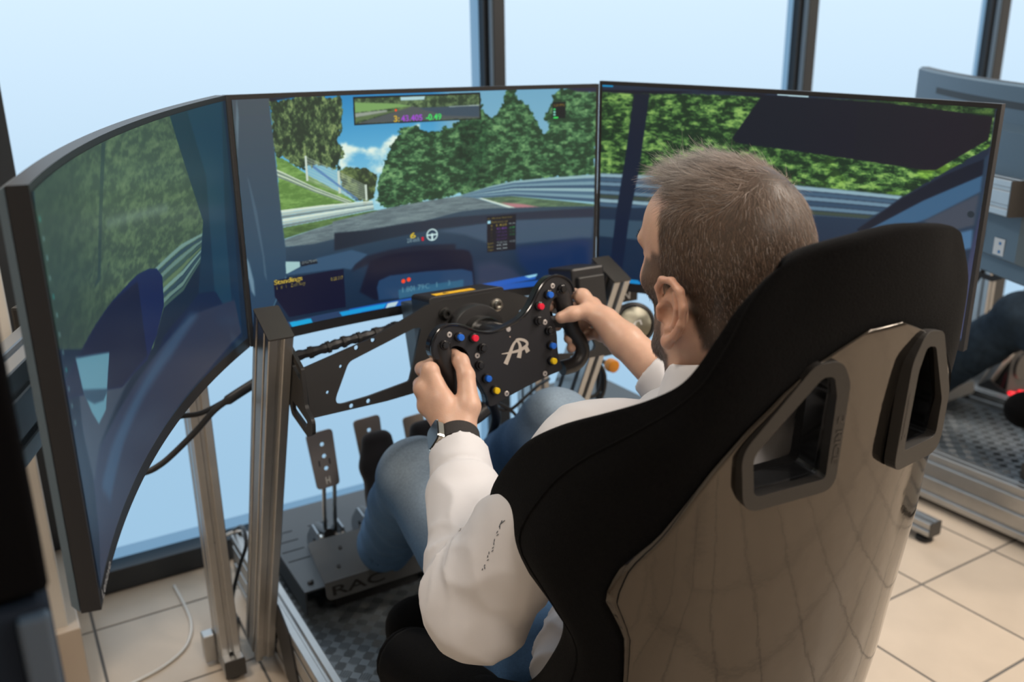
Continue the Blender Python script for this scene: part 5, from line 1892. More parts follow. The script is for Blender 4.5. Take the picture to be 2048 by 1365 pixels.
def stamp(img, s_, u, v, h, c, w=None, bold=.02):
    """text with its lower left corner at (u, v), height h in v units"""
    V, T = text_tris(s_, 1.0, bold)
    lo, hi = V.min(0), V.max(0)
    hp_ = h * CH
    sc_ = hp_ / max(hi[1] - lo[1], 1e-6)
    sx = sc_ if w is None else (w * CW) / (hi[0] - lo[0])
    P = (V - lo) * np.array([sx, sc_]) + np.array([u * CW, v * CH])
    m = np.zeros((CH, CW))
    SSN = 2
    for t in T:
        a, b, d = P[t[0]], P[t[1]], P[t[2]]
        x0, x1 = int(max(0, np.floor(min(a[0], b[0], d[0])))), int(min(CW, np.ceil(max(a[0], b[0], d[0])) + 1))
        y0, y1 = int(max(0, np.floor(min(a[1], b[1], d[1])))), int(min(CH, np.ceil(max(a[1], b[1], d[1])) + 1))
        if x1 <= x0 or y1 <= y0:
            continue
        acc = np.zeros((y1 - y0, x1 - x0))
        for ox in (.25, .75):
            for oy in (.25, .75):
                X, Y = np.meshgrid(np.arange(x0, x1) + ox, np.arange(y0, y1) + oy)
                e = lambda p, q: (q[0] - p[0]) * (Y - p[1]) - (q[1] - p[1]) * (X - p[0])
                w0, w1, w2 = e(a, b), e(b, d), e(d, a)
                acc += ((w0 >= 0) & (w1 >= 0) & (w2 >= 0)) | ((w0 <= 0) & (w1 <= 0) & (w2 <= 0))
        m[y0:y1, x0:x1] = np.maximum(m[y0:y1, x0:x1], acc / 4)
    put(img, m, c)


def disc(u, v, r):
    d = np.hypot((UU - u) * CW, (VV - v) * CH)
    return np.clip(r * CH - d + .5, 0, 1)


def ctr(poly):
    return sum(p[0] for p in poly) / len(poly), sum(p[1] for p in poly) / len(poly)


def leaves(sx, sy, dark, mid_, light, con=1.0):
    n = noise2(sx, sy, 5, .72)
    n = np.clip((n - .5) * 2.1 * con + .5, 0, 1)
    return ramp(n, [(0, dark), (.35, dark), (.62, mid_), (1, light)])


def bands(img, top, bot, cols, n=6, soft=1.0):
    """guard rail: bands between two poly-lines of (u, v)"""
    for k in range(n):
        a, b = k / n, (k + .86) / n
        lo_ = [(t[0] + (q[0] - t[0]) * a, t[1] + (q[1] - t[1]) * a) for t, q in zip(top, bot)]
        hi_ = [(t[0] + (q[0] - t[0]) * b, t[1] + (q[1] - t[1]) * b) for t, q in zip(top, bot)]
        put(img, pmask(lo_ + hi_[::-1], soft), rgb(*cols[k % len(cols)]))


def paint_centre():
    S = SP_['centre']
    sky = ramp(VV, [(.5, (150, 200, 240)), (.72, (100, 175, 235)), (1.0, (40, 130, 205))])
    img = sky.copy()
    put(img, pmask([(.55, .6), (1, .6), (1, 1), (.55, 1)], 40) * .75, rgb(135, 175, 215))
    cl = noise2(90, 60, 5)
    put(img, pmask(S['clouds'], 5, 30) * np.clip((cl - .28) * 3.2, 0, 1), rgb(228, 238, 250))
    put(img, pmask(S['trees_left'], 1, 46), leaves(14, 20, (38, 54, 46), (66, 88, 64), (134, 152, 108), 1.0))
    put(img, pmask(S['bush_left'], 1, 30), leaves(22, 20, (44, 58, 46), (78, 98, 66), (128, 142, 96)))
    put(img, pmask(S['trees_r'], 1, 40), leaves(26, 15, (30, 58, 44), (58, 100, 72), (118, 160, 116), 1.0))
    put(img, pmask(S['trees_dark'], 8, 30) * .55, leaves(30, 30, (10, 34, 28), (26, 66, 48), (70, 120, 80)))
    put(img, pmask(S['bank'], 1, 8), leaves(40, 14, (92, 128, 70), (120, 158, 92), (150, 182, 118), .6))
    put(img, pmask(S['verge'], 1), leaves(40, 10, (70, 96, 62), (90, 120, 76), (112, 140, 96), .6))
    fp_ = S['fence_posts']
    put(img, pmask(fp_, 2) * .30, rgb(170, 180, 185))
    for k in range(8):
        q = k / 8
        a = (fp_[0][0] * (1 - q) + fp_[5][0] * q, fp_[0][1] * (1 - q) + fp_[5][1] * q)
        b = (fp_[1][0] * (1 - q) + fp_[4][0] * q, fp_[1][1] * (1 - q) + fp_[4][1] * q)
        c_ = (fp_[2][0] * (1 - q) + fp_[3][0] * q, fp_[2][1] * (1 - q) + fp_[3][1] * q)
        t = .0022
        put(img, pmask([a, b, c_, (c_[0], c_[1] - t), (b[0], b[1] - t), (a[0], a[1] - t)], 0) * .55, rgb(205, 214, 220))
    for q in (0, .5, 1):
        i, j = (0, 5) if q == 0 else ((1, 4) if q == .5 else (2, 3))
        u_ = fp_[i][0]
        put(img, pmask([(u_, fp_[i][1]), (u_ + .006, fp_[i][1]), (u_ + .006, fp_[j][1]), (u_, fp_[j][1])], 0), rgb(198, 208, 216))
    put(img, pmask([(fp_[0][0] + .02, fp_[0][1] - .04), (fp_[2][0] - .02, fp_[2][1] - .06), (fp_[2][0] - .02, fp_[2][1] - .072), (fp_[0][0] + .02, fp_[0][1] - .055)], 1) * .8, rgb(80, 120, 190))
    ru, rl = S['rail_upper'], S['rail_lower']
    bands(img, [ru[0], ru[1], ru[2], ru[3]], [ru[6], (ru[1][0], ru[6][1] - .02), ru[5], ru[4]], [(206, 214, 220), (120, 134, 146)], 4)
    bands(img, [rl[0], rl[1], rl[2]], [rl[6], rl[5], rl[3]], [(214, 222, 228), (176, 188, 198), (118, 132, 146)], 6)
    for k in ('road', 'road2'):
        put(img, pmask(S[k], 2), leaves(60, 8, (92, 106, 124), (112, 128, 146), (138, 152, 168), .5))
    put(img, pmask(S['verge2'], 2), leaves(60, 10, (70, 92, 82), (96, 122, 100), (120, 146, 120), .5))
    put(img, pmask(S['kerb'], 3), rgb(180, 120, 140))
    put(img, pmask(S['whiteline'], 1), rgb(214, 222, 232))
    br = S['barrier_r']
    put(img, pmask(br, 2), rgb(96, 128, 162))
    bands(img, [br[0], br[1], br[2], br[3], br[4]], [br[8], br[7], br[6], br[5], (br[4][0], br[5][1] - .03)][0:5] if False else [(br[0][0], br[0][1] - .012), (br[1][0], br[8][1] - .0), (br[2][0], br[7][1]), (br[3][0], br[6][1]), (br[4][0], br[5][1])], [(150, 180, 205), (74, 104, 140), (120, 152, 184), (58, 84, 120)], 8, 2)
    # cockpit
    put(img, pmask(S['dash'], 2), ramp(VV, [(0, (14, 36, 66)), (.2, (20, 46, 78)), (.4, (50, 70, 96))]))
    put(img, pmask(S['dash_grey'], 6) * .9, rgb(62, 82, 114))
    put(img, pmask(S['dash_blue'], 14) * .9, rgb(14, 42, 92))
    put(img, pmask(S['dash_mauve'], 16) * .8, rgb(50, 58, 92))
    put(img, pmask(S['dash_panel'], 3), rgb(52, 82, 122))
    put(img, pmask(S['dash_top'], 3), ramp(UU, [(0, (14, 22, 40)), (.4, (34, 46, 66)), (1, (38, 46, 70))]))
    put(img, pmask(S['hood'], 5), rgb(22, 30, 54))
    put(img, pmask(S['hood_in'], 5), rgb(8, 16, 44))
    put(img, pmask(S['cluster'], 3), rgb(30, 62, 108))
    put(img, pmask(S['display'], 2), rgb(40, 92, 138))
    dq = S['display']
    for k, s_ in enumerate(('1.80', '1.79', 'C', '1', '3')):
        stamp(img, s_, dq[0][0] + .012 + k * .034, dq[4][1] + .03, .026, rgb(110, 156, 190), bold=0)
    for u_, v_ in S['lights'][:2]:
        put(img, disc(u_, v_, .0105), rgb(255, 70, 40))
    put(img, pmask(S['pillar'], 2), ramp(VV, [(0, (30, 58, 96)), (.3, (44, 70, 102)), (1, (70, 80, 98))]))
    put(img, pmask(S['pillar_hi'], 2) * .6, rgb(110, 132, 160))
    put(img, pmask(S['pillar_hi2'], 2) * .5, rgb(84, 108, 140))
    put(img, pmask(S['pillar_glint'], 3) * .8, rgb(120, 148, 184))
    put(img, pmask(S['wedge'], 1), rgb(160, 192, 214))
    put(img, pmask(S['alltag'], 1), rgb(18, 26, 42))
    a = S['alltag']
    stamp(img, '@ALLTEAMS', a[0][0] + .004, a[3][1] + .008, .014, rgb(225, 232, 240), w=(a[2][0] - a[0][0]) * .88, bold=.0)
    put(img, pmask(S['roof'], 3), rgb(36, 38, 66))
    put(img, pmask(S['roof2'], 2), rgb(28, 32, 50))
    # panels
    put(img, pmask(S['stand'], 1), rgb(8, 14, 46))
    b = S['standtxt']
    Y_ = rgb(240, 200, 70)
    stamp(img, 'Standings', b[0][0], b[3][1] - .002, .030, Y_, w=(b[1][0] - b[0][0]), bold=.035)
    t_ = S['standtime']
    stamp(img, '0:28.317', t_[0][0], t_[3][1], .016, Y_, w=t_[1][0] - t_[0][0], bold=.01)
    r_ = S['standrow']
    stamp(img, '1   #   1    Zsolt Nagy', r_[0][0], r_[3][1], .021, Y_, w=r_[1][0] - r_[0][0], bold=.0)
    mi = S['mirror']
    put(img, pmask(mi, 1), rgb(10, 14, 18))
    mm = pmask(S['mirror_in'], 1)
    q = S['mirror_in']
    u0, u1, v1, v0 = q[0][0], q[1][0], q[0][1], q[3][1]
    F_ = lambda a_, b_: (u0 + (u1 - u0) * a_, v0 + (v1 - v0) * b_)
    put(img, mm, leaves(18, 16, (44, 62, 50), (76, 98, 74), (110, 132, 98)))
    put(img, mm * pmask([F_(.36, .85), F_(.55, .85), F_(.56, 1), F_(.36, 1)], 2), rgb(178, 208, 235))
    put(img, mm * pmask([F_(0, .45), F_(.3, .55), F_(.45, .62), F_(.3, .75), F_(0, .85)], 2), rgb(122, 160, 104))
    put(img, mm * pmask([F_(0, .0), F_(.45, .6), F_(1, .1), F_(1, 0)], 2), rgb(78, 84, 96))
    put(img, mm * pmask([F_(0, .25), F_(.45, .58), F_(.42, .54), F_(0, .08)], 2), rgb(92, 112, 82))
    put(img, mm * pmask([F_(0, .26), F_(.25, .42), F_(.25, .5), F_(0, .42)], 2), rgb(150, 156, 160))
    put(img, mm * pmask([F_(.50, .52), F_(1, .55), F_(1, .06), F_(.72, .16)], 2), rgb(58, 76, 100))
    put(img, mm * pmask([F_(.75, .53), F_(1, .555), F_(1, .52), F_(.75, .51)], 1), rgb(190, 202, 214))
    put(img, mm * disc(*F_(.32, .47), .006), rgb(240, 80, 50))
    tt = S['t_time']
    w_ = tt[1][0] - tt[0][0]
    b0, h0 = tt[3][1], .030
    stamp(img, '3:', tt[0][0], b0, h0, rgb(240, 190, 50), w=w_ * .12, bold=.03)
    stamp(img, '43.405', tt[0][0] + w_ * .15, b0, h0, rgb(170, 70, 240), w=w_ * .45, bold=.03)
    stamp(img, '-0.49', tt[0][0] + w_ * .67, b0, h0, rgb(60, 235, 110), w=w_ * .33, bold=.03)
    g = S['gear']
    stamp(img, '6', g[0][0], g[3][1], g[0][1] - g[3][1], rgb(250, 205, 50), w=g[1][0] - g[0][0], bold=.03)
    g = S['kmh']
    stamp(img, '238 km/h', g[0][0], g[3][1], .020, rgb(205, 225, 245), w=g[1][0] - g[0][0], bold=.0)
    put(img, pmask(S['redbar'], 1), rgb(220, 20, 50))
    (wu, wv), (wr_, _), _ = S['wheelc']
    R_ = .030
    put(img, np.clip(disc(wu, wv, R_) - disc(wu, wv, R_ * .78), 0, 1), rgb(200, 222, 245))
    put(img, disc(wu, wv, R_ * .25), rgb(200, 222, 245))
    put(img, pmask([(wu - .016, wv + .004), (wu + .016, wv + .004), (wu + .016, wv - .004), (wu - .016, wv - .004)], 0), rgb(200, 222, 245))
    put(img, pmask([(wu - .003, wv), (wu + .003, wv), (wu + .003, wv - .026), (wu - .003, wv - .026)], 0), rgb(200, 222, 245))
    L = S['lap']
    put(img, pmask(L, 1), rgb(14, 18, 34))
    lu, lw_, lt, lb = L[0][0], L[1][0] - L[0][0], L[0][1], L[3][1]
    rowh = (lt - lb) / 10.2
    rows_ = [('vs. All-time Best Lap', Y_, None, None), ('   Reference car', Y_, None, None), ('4:', Y_, ('1.428', (240, 200, 70)), ('--.--', (190, 200, 215))), ('3:', Y_, ('43.405', (170, 80, 245)), ('-0.49', (50, 225, 110))), ('6:', Y_ * .35, ('147.236', (100, 50, 160)), ('-1.05', (30, 140, 80))), ('7:', Y_ * .35, ('39.654', (100, 50, 160)), ('-0.06', (30, 150, 80))), ('10:', Y_ * .3, ('62.037', (95, 45, 150)), ('', (0, 0, 0))), ('Last:', Y_, ('*0:28.316', (215, 228, 245)), ('+0.00', (215, 228, 245))), ('Best:', Y_, ('--.--', (180, 190, 210)), None), ('Opt:', Y_, ('--.--', (180, 190, 210)), None)]
    for k, (a_, c_, m_, e_) in enumerate(rows_):
        yb = lt - rowh * (k + .95)
        if k < 2:
            stamp(img, a_.strip(), lu + lw_ * (.02 if k == 0 else .16), yb, rowh * .66, c_, w=lw_ * (.84 if k == 0 else .56), bold=0)
        else:
            stamp(img, a_, lu + lw_ * (.02 if k > 6 else .12), yb, rowh * .62, c_, w=lw_ * (.2 if k > 6 else .08), bold=0)
        if m_ and m_[0]:
            stamp(img, m_[0], lu + lw_ * .32, yb, rowh * .62, rgb(*m_[1]), w=lw_ * .36, bold=.01)
        if e_ and e_[0]:
            stamp(img, e_[0], lu + lw_ * .76, yb, rowh * .62, rgb(*e_[1]), w=lw_ * .2, bold=.01)
    put(img, pmask([(lu + lw_ * .02, lt - rowh * 1.1), (lu + lw_ * .12, lt - rowh * 1.1), (lu + lw_ * .12, lt - rowh * 1.95), (lu + lw_ * .02, lt - rowh * 1.95)], 0), rgb(160, 210, 250))
    f = S['fps']
    put(img, pmask(f, 1), rgb(12, 22, 28))
    fw = f[1][0] - f[0][0]
    fh_ = f[0][1] - f[3][1]
    stamp(img, '120 FPS', f[0][0] + fw * .12, f[0][1] - fh_ * .26, fh_ * .15, rgb(250, 180, 60), w=fw * .8, bold=0)
    for k, c_ in enumerate(((60, 220, 120), (140, 220, 220), (140, 220, 220), (60, 230, 110))):
        put(img, pmask([(f[0][0] + fw * .05, f[0][1] - fh_ * (.38 + .17 * k)), (f[0][0] + fw * (.22 if k < 3 else .42), f[0][1] - fh_ * (.38 + .17 * k)), (f[0][0] + fw * (.22 if k < 3 else .42), f[0][1] - fh_ * (.48 + .17 * k)), (f[0][0] + fw * .05, f[0][1] - fh_ * (.48 + .17 * k))], 0), rgb(*c_))
    # strip of rev lights along the bottom edge and the thin one along the top
    put(img, np.clip((.030 - VV) * CH, 0, 1) * (UU < .26), rgb(40, 62, 108))
    put(img, np.clip((.030 - VV) * CH, 0, 1) * (UU >= .26), rgb(30, 84, 190))
    for k, c_ in (('bar1', (40, 150, 225)), ('bar2', (20, 160, 235)), ('bar3', (20, 150, 235)), ('bar5', (34, 88, 200)), ('bar4', (190, 210, 240)), ('bar6', (150, 205, 250))):
        put(img, pmask(S[k], 1), rgb(*c_))
    for k in ('strip_t1', 'strip_t2', 'strip_t3'):
        put(img, pmask(S[k], 1), rgb(20, 140, 215))
    return img


def paint_right():
    S = SP_['right']
    img = np.tile(rgb(32, 42, 66), (CH, CW, 1))
    put(img, pmask(S['trees'], 2, 10), leaves(34, 16, (26, 48, 34), (68, 106, 60), (144, 180, 104), 1.05))
    put(img, (pmask(S['trees'], 2) * np.clip((UU - .55) * 3, 0, 1) * np.clip((noise2(50, 40, 4) - .55) * 6, 0, 1)) * .5, rgb(150, 200, 70))
    put(img, pmask(S['ground'], 2), rgb(40, 46, 62))
    b = S['barrier']
    top = [b[0], b[1], b[2], b[3]]
    bot = [b[7], ((b[7][0] * .6 + b[6][0] * .4), b[7][1] * .6 + b[6][1] * .4), b[6], b[5]]
    bands(img, top, bot, [(140, 168, 200), (66, 92, 128), (108, 136, 172), (50, 74, 108), (96, 124, 160), (60, 72, 70)], 8, 3)
    put(img, pmask(S['dashlow'], 3), ramp(VV, [(0, (12, 34, 66)), (.3, (26, 42, 70)), (.6, (40, 58, 86))]))
    put(img, pmask(S['lowpanel'], 4), rgb(54, 76, 104))
    put(img, pmask(S['doorblue'], 4), rgb(58, 92, 138))
    put(img, pmask(S['doorgrey'], 5), rgb(64, 70, 92))
    put(img, pmask(S['doorblue2'], 5), rgb(70, 106, 156))
    put(img, pmask(S['doorstrip'], 3), rgb(20, 26, 44))
    put(img, disc(*S['knob'][0], .014), rgb(34, 44, 58))
    put(img, pmask(S['greytop'], 3) * .6, leaves(30, 26, (30, 44, 34), (70, 100, 60), (120, 150, 80)))
    put(img, pmask(S['visor'], 2), ramp(UU, [(.5, (18, 24, 40)), (1, (30, 26, 38))]))
    put(img, pmask(S['pillar1'], 2), ramp(VV, [(0, (10, 26, 58)), (1, (20, 28, 48))]))
    put(img, pmask(S['rpillar'], 3), ramp(VV, [(0, (70, 74, 118)), (.5, (52, 56, 92)), (1, (42, 44, 66))]))
    put(img, pmask(S['roof'], 3), rgb(20, 24, 40))
    put(img, pmask(S['bar'], 1), rgb(20, 130, 215))
    put(img, pmask([(0, 0), (.12, 0), (.12, .022), (0, .022)], 1), rgb(20, 130, 215))
    put(img, pmask(S['strip'], 1), rgb(20, 140, 215))
    put(img, pmask(S['strip2'], 1), rgb(190, 215, 245))
    return img


def paint_left():
    S = SP_['left']
    img = np.tile(rgb(14, 36, 62), (CH, CW, 1))  # viewing-angle dimming of this screen is put into its colours
    g = blur(leaves(40, 16, (60, 80, 72), (82, 106, 86), (106, 128, 104), .7), 2)
    put(img, pmask(S['grass'], 3), g)
    put(img, pmask(S['grass'], 3) * np.clip((.42 - UU) * 2.2, 0, .75), rgb(42, 60, 60))
    put(img, pmask(S['track'], 10) * .6, rgb(112, 134, 132))
    put(img, pmask(S['post'], 2) * .7, rgb(36, 58, 66))
    r = S['rails']
    bands(img, [r[0], r[1], r[2]], [r[5], r[4], r[3]], [(118, 150, 158), (50, 76, 96), (104, 134, 140), (62, 88, 92), (96, 120, 98)], 9, 2)
    put(img, pmask(S['apillar'], 3), ramp(VV, [(0, (10, 44, 82)), (.5, (16, 46, 74)), (1, (24, 56, 76))]))
    put(img, pmask(S['apillar_hi'], 5) * .7, rgb(24, 66, 98))
    put(img, pmask(S['doortop'], 3), rgb(12, 34, 72))
    put(img, pmask(S['doorlow'], 4), ramp(VV, [(0, (52, 58, 84)), (.3, (38, 50, 84)), (.6, (14, 44, 88))]))
    put(img, pmask(S['doorhi'], 12) * .7, rgb(58, 88, 130))
    put(img, pmask(S['inner'], 8), rgb(58, 70, 96))
    put(img, pmask(S['mirror'], 2), rgb(12, 32, 84))
    put(img, pmask(S['mirror_in'], 4), rgb(12, 24, 58))
    put(img, pmask(S['pocket'], 3), rgb(96, 146, 182))
    put(img, pmask(S['pocketbar'], 3), rgb(46, 76, 108))
    for k in range(12):
        u_, v_ = .012 + .002 * (k % 3), .94 - k * .045
        put(img, pmask([(u_, v_), (u_ + .006, v_), (u_ + .006, v_ - .012), (u_, v_ - .012)], 1) * .7, rgb(120, 160, 180) if k % 4 else rgb(40, 160, 170))
    return img


def screen_material(name, img, strength=1.0):
    im = bpy.data.images.new(name, CW, CH)
    a = np.ones((CH, CW, 4), np.float32)
    a[..., :3] = np.clip(blur(img, 1) * np.array([1.0, 1.03, .93]), 0, 1)
    im.pixels.foreach_set(a.ravel())
    im.update()
    im.pack()
    m = bpy.data.materials.new(name)
    m.use_nodes = True
    nt = m.node_tree
    b = nt.nodes['Principled BSDF']
    b.inputs['Base Color'].default_value = (.008, .008, .010, 1)
    b.inputs['Roughness'].default_value = .28
    b.inputs['Specular IOR Level'].default_value = .35
    t = nt.nodes.new('ShaderNodeTexImage')
    t.image = im
    t.interpolation = 'Cubic'
    nt.links.new(t.outputs['Color'], b.inputs['Emission Color'])
    b.inputs['Emission Strength'].default_value = strength
    return m


for mon_, key, fn_ in ((monl, 'left', paint_left), (monc, 'centre', paint_centre), (monr, 'right', paint_right)):
    screen_mesh(MON[key], 'screen', screen_material('screen_' + key, fn_(), .8 if key == 'left' else .95), mon_)

# ------------------------------------------------------------------ things around the rigs
def cable(name, pts, r, label, material=None, n=6, group=None, cat='cable'):
    o = MB().tube(catmull([Vector(p) for p in pts], n), r, 8).build(name, material or CABLE, None, smooth=True, angle=180)
    return tag(o, label, cat, group)


bun = empty('cable_bundle', (0.5, 1.43, .79), 'thick braided black cable bundle running behind the front mount plate', 'cable')
bp_ = catmull([(.396, 1.46, .768), (.414, 1.45, .779), (.462, 1.43, .791), (.508, 1.43, .798), (.555, 1.43, .802), (.614, 1.44, .806)], 8)
MB().tube(bp_, [.0085 + .0012 * math.sin(i * 1.9) for i in range(len(bp_))], 9).build('sleeve', CABLE, bun, smooth=True)
for i in range(3, len(bp_) - 2, 5):
    MB().tube([Vector(bp_[i]), Vector(bp_[i + 1])], .0108, 9).build('wrap', RUBBER, bun)
cable('signal_cable', [(.388, 1.60, .694), (.347, 1.60, .677), (.318, 1.60, .664), (.281, 1.60, .653), (.246, 1.60, .655), (.20, 1.58, .66)], .0052, 'short straight black cable crossing in front of the stand post at left')
cb2 = catmull([(.388, 1.585, .700), (.342, 1.58, .682), (.304, 1.58, .662), (.269, 1.58, .631), (.226, 1.58, .597), (.198, 1.58, .579), (.171, 1.58, .571), (.12, 1.57, .578)], 6)
o_ = MB().tube(cb2, [.0095 if i < 9 else .0058 for i in range(len(cb2))], 9).build('power_cable', CABLE, None, smooth=True, angle=180)
tag(o_, 'drooping black cable with a taped end, hanging below the left monitor', 'cable')
cable('network_cable', [(.400, 2.03, .168), (.386, 1.86, .262), (.377, 1.80, .250), (.359, 1.80, .205), (.339, 1.80, .148), (.331, 1.80, .106), (.333, 1.83, .03), (.36, 1.90, .006)], .0042, 'thin black cable looping down beside the foot of the left upright')
cable('white_cable', [(-.060, 1.80, .004), (.0, 1.775, .004), (.049, 1.777, .004), (.106, 1.790, .004), (.169, 1.810, .004), (.222, 1.848, .004), (.250, 1.90, .004), (.262, 1.96, .004), (.262, 2.04, .004), (.258, 2.13, .004)], .0034, 'white cable lying in a curve on the tiles at bottom left', WCABLE)
cable('white_lead', [(.340, 2.15, .004), (.355, 2.12, .06), (.375, 2.10, .107), (.397, 2.10, .122), (.426, 2.10, .122), (.452, 2.09, .10), (.47, 2.10, .004)], .0040, 'short white lead looping over the far end of the left rail', WCABLE)
cable('motor_cable', [(.72, 1.41, .765), (.745, 1.43, .72), (.785, 1.42, .644), (.801, 1.42, .604), (.809, 1.44, .559), (.81, 1.50, .45), (.81, 1.58, .30), (.82, 1.62, .130)], .0095, 'thick black cable dropping from the motor behind the steering wheel')
cable('usb_cable', [(.80, 1.50, .60), (.850, 1.50, .572), (.883, 1.50, .562), (.92, 1.50, .582), (.964, 1.52, .592), (1.02, 1.56, .585)], .0036, 'thin black cable rising to the right upright, below the steering wheel')
cable('sensor_cable', [(.83, 1.49, .60), (.883, 1.50, .562), (.913, 1.50, .527), (.951, 1.50, .508), (1.0, 1.52, .50)], .0036, 'thin black cable sagging toward the right upright, below the steering wheel')
for k, rr_ in enumerate((.040, .034)):
    pts = [(1.098 + .004 * k + rr_ * .8 * math.sin(t), 1.50 + .008 * k, .575 + rr_ * math.cos(t) * 1.25 + .01 * k) for t in np.linspace(0.4, 2 * PI + .2, 22)]
    if k == 0:
        coil = empty('cable_coil', (1.10, 1.5, .54), 'coil of black cable hung beside the right upright', 'cable')
    MB().tube(pts, .0048, 8).build('loop', CABLE, coil, smooth=True)
MB().tube([(1.10, 1.50, .625), (1.105, 1.50, .66)], .006, 8).build('hanger', CABLE, coil)

# black button box on the right end of the mount plate
bx = empty('side_box', (.97, 1.36, .80), 'black box beside the right upright, above the gripping right hand', 'device')
MB().box((.962, 1.372, .842), (.075, .085, .085), Matrix.Rotation(math.radians(-10), 3, 'X')).build('housing', BLACKP, bx, bevel=.005)
MB().box((.962, 1.325, .846), (.060, .012, .060), Matrix.Rotation(math.radians(-10), 3, 'X')).build('lid', BLACK, bx, bevel=.003)
# shifter with a brushed disc on the right of the rig
shf = empty('gear_shifter', (1.13, 1.44, .66), 'black round shifter housing with a brushed metal disc, behind the face of the man', 'shifter')
sd = Vector((-.30, -.80, .35)).normalized()
sx_ = sd.cross(Z1).normalized()
sy_ = sx_.cross(sd).normalized()
Ms = frame4(Vector((1.150, 1.43, .724)), sx_, sx_.cross(sd) * -1, sd)
MB().lathe([(.045, -.05), (.047, .0), (.045, .012), (.038, .014), (.036, .008)], Ms, 40).build('housing', BLACKP, shf, smooth=True)
dsc = MB().lathe([(.0355, .006), (.0355, .0125), (.034, .0135), (.0, .0135)], Ms, 48).build('brushed_disc', mat('brushed_disc_metal', (.26, .25, .20), .28, 1.0, bump=.15, bscale=90, stretch=(1, 1, 40)), shf, 'brushed metal disc', smooth=True)
lettering('lettering', 'LA', Ms @ Matrix.Translation((0, .002, .0137)) @ Matrix.Rotation(math.radians(15), 4, 'Z'), width=.028, height=.011, material=mat('white_print', (.75, .75, .75), .5), parent=dsc, bold=.02)
for k in range(9):
    p = Vector((1.020 + .0075 * k, 1.385 + .004 * k, .818 - .0072 * k))
    MB().tube([p, p + Vector((.0052, .003, -.005))], .013, 10).build('bellows_ring', RUBBER, shf)
MB().tube([(1.0135, 1.385, .825), (1.085, 1.42, .755)], .0105, 10).build('lever_tube', BLACKP, shf)
mk = MB().box((1.176, 1.50, .768), (.075, .004, .032)).build('name_plate', BLACKP, shf)
lettering('lettering', 'AN', frame4((1.172, 1.4975, .768), X1, Z1, -Y1), width=.040, height=.019, material=mat('white_print', (.75, .75, .75), .5), parent=mk, bold=.01)
MB().box((1.165, 1.47, .70), (.05, .05, .10)).build('base', BLACKP, shf, bevel=.004)
MB().box((1.09, 1.47, .672), (.12, .05, .03)).build('mounting_arm', BLACK, shf, bevel=.003)
# lower right: dark computer case with an orange knob and small parts around it
pc = empty('computer_case', (1.30, 1.70, 0), 'dark slate computer case standing to the right of the front rig', 'computer')
MB().box((1.30, 1.72, .205), (.26, .46, .395)).build('case', mat('case_paint', (.045, .058, .068), .42), pc, bevel=.006)
MB().box((1.30, 1.70, .4045), (.22, .012, .004)).build('trim_strip', mat('case_trim', (.16, .20, .24), .4, .6), pc)
for fx_ in (1.20, 1.40):
    for fy2 in (1.53, 1.91):
        MB().box((fx_, fy2, .004), (.03, .03, .008)).build('foot', RUBBER, pc)
hs = empty('handset', (1.14, 1.50, .60), 'blue-grey faceted handset hung beside the right upright', 'handset')
MB().prism(rounded([(-.034, .008), (.018, .014), (.032, -.002), (.020, -.020), (-.010, -.016)], .004, 3), .03, frame4((1.130, 1.475, .668), X1, Z1, -Y1)).build('grip', mat('blue_grey_plastic', (.045, .085, .115), .45), hs, bevel=.002)
MB().box((1.10, 1.475, .67), (.05, .02, .02)).build('hook', BLACK, hs)
kn = empty('orange_knob', (1.185, 1.55, .57), 'small orange round knob beside the right upright', 'knob')
MB().lathe([(.0145, 0), (.016, .006), (.015, .02), (.010, .023)], frame4((1.186, 1.56, .588), X1, Z1, -Y1), 20).build('cap', mat('orange_plastic', (.75, .28, .015), .4), kn, smooth=True)
MB().tube([(1.186, 1.56, .588), (1.186, 1.60, .588), (1.23, 1.66, .50), (1.26, 1.70, .405)], .006, 8).build('stalk', BLACKP, kn, smooth=True)

# dark cabinet close to the camera at the left edge
cab = empty('black_cabinet', (-.12, .66, 0), 'narrow tall black cabinet at the left edge, close to the camera', 'cabinet')
MB().box((-.058, .56, 1.17), (.11, .08, .38)).build('upper_body', mat('cabinet_black', (.002, .002, .0025), .8, spec=.03), cab, bevel=.004)
MB().box((-.060, .56, .49), (.11, .08, .97)).build('lower_body', mat('cabinet_slate', (.006, .010, .018), .6, spec=.08), cab, bevel=.006)
MB().box((-.014, .517, .49), (.018, .010, .96)).build('edge_trim', mat('cabinet_trim', (.03, .05, .08), .40), cab, bevel=.003)

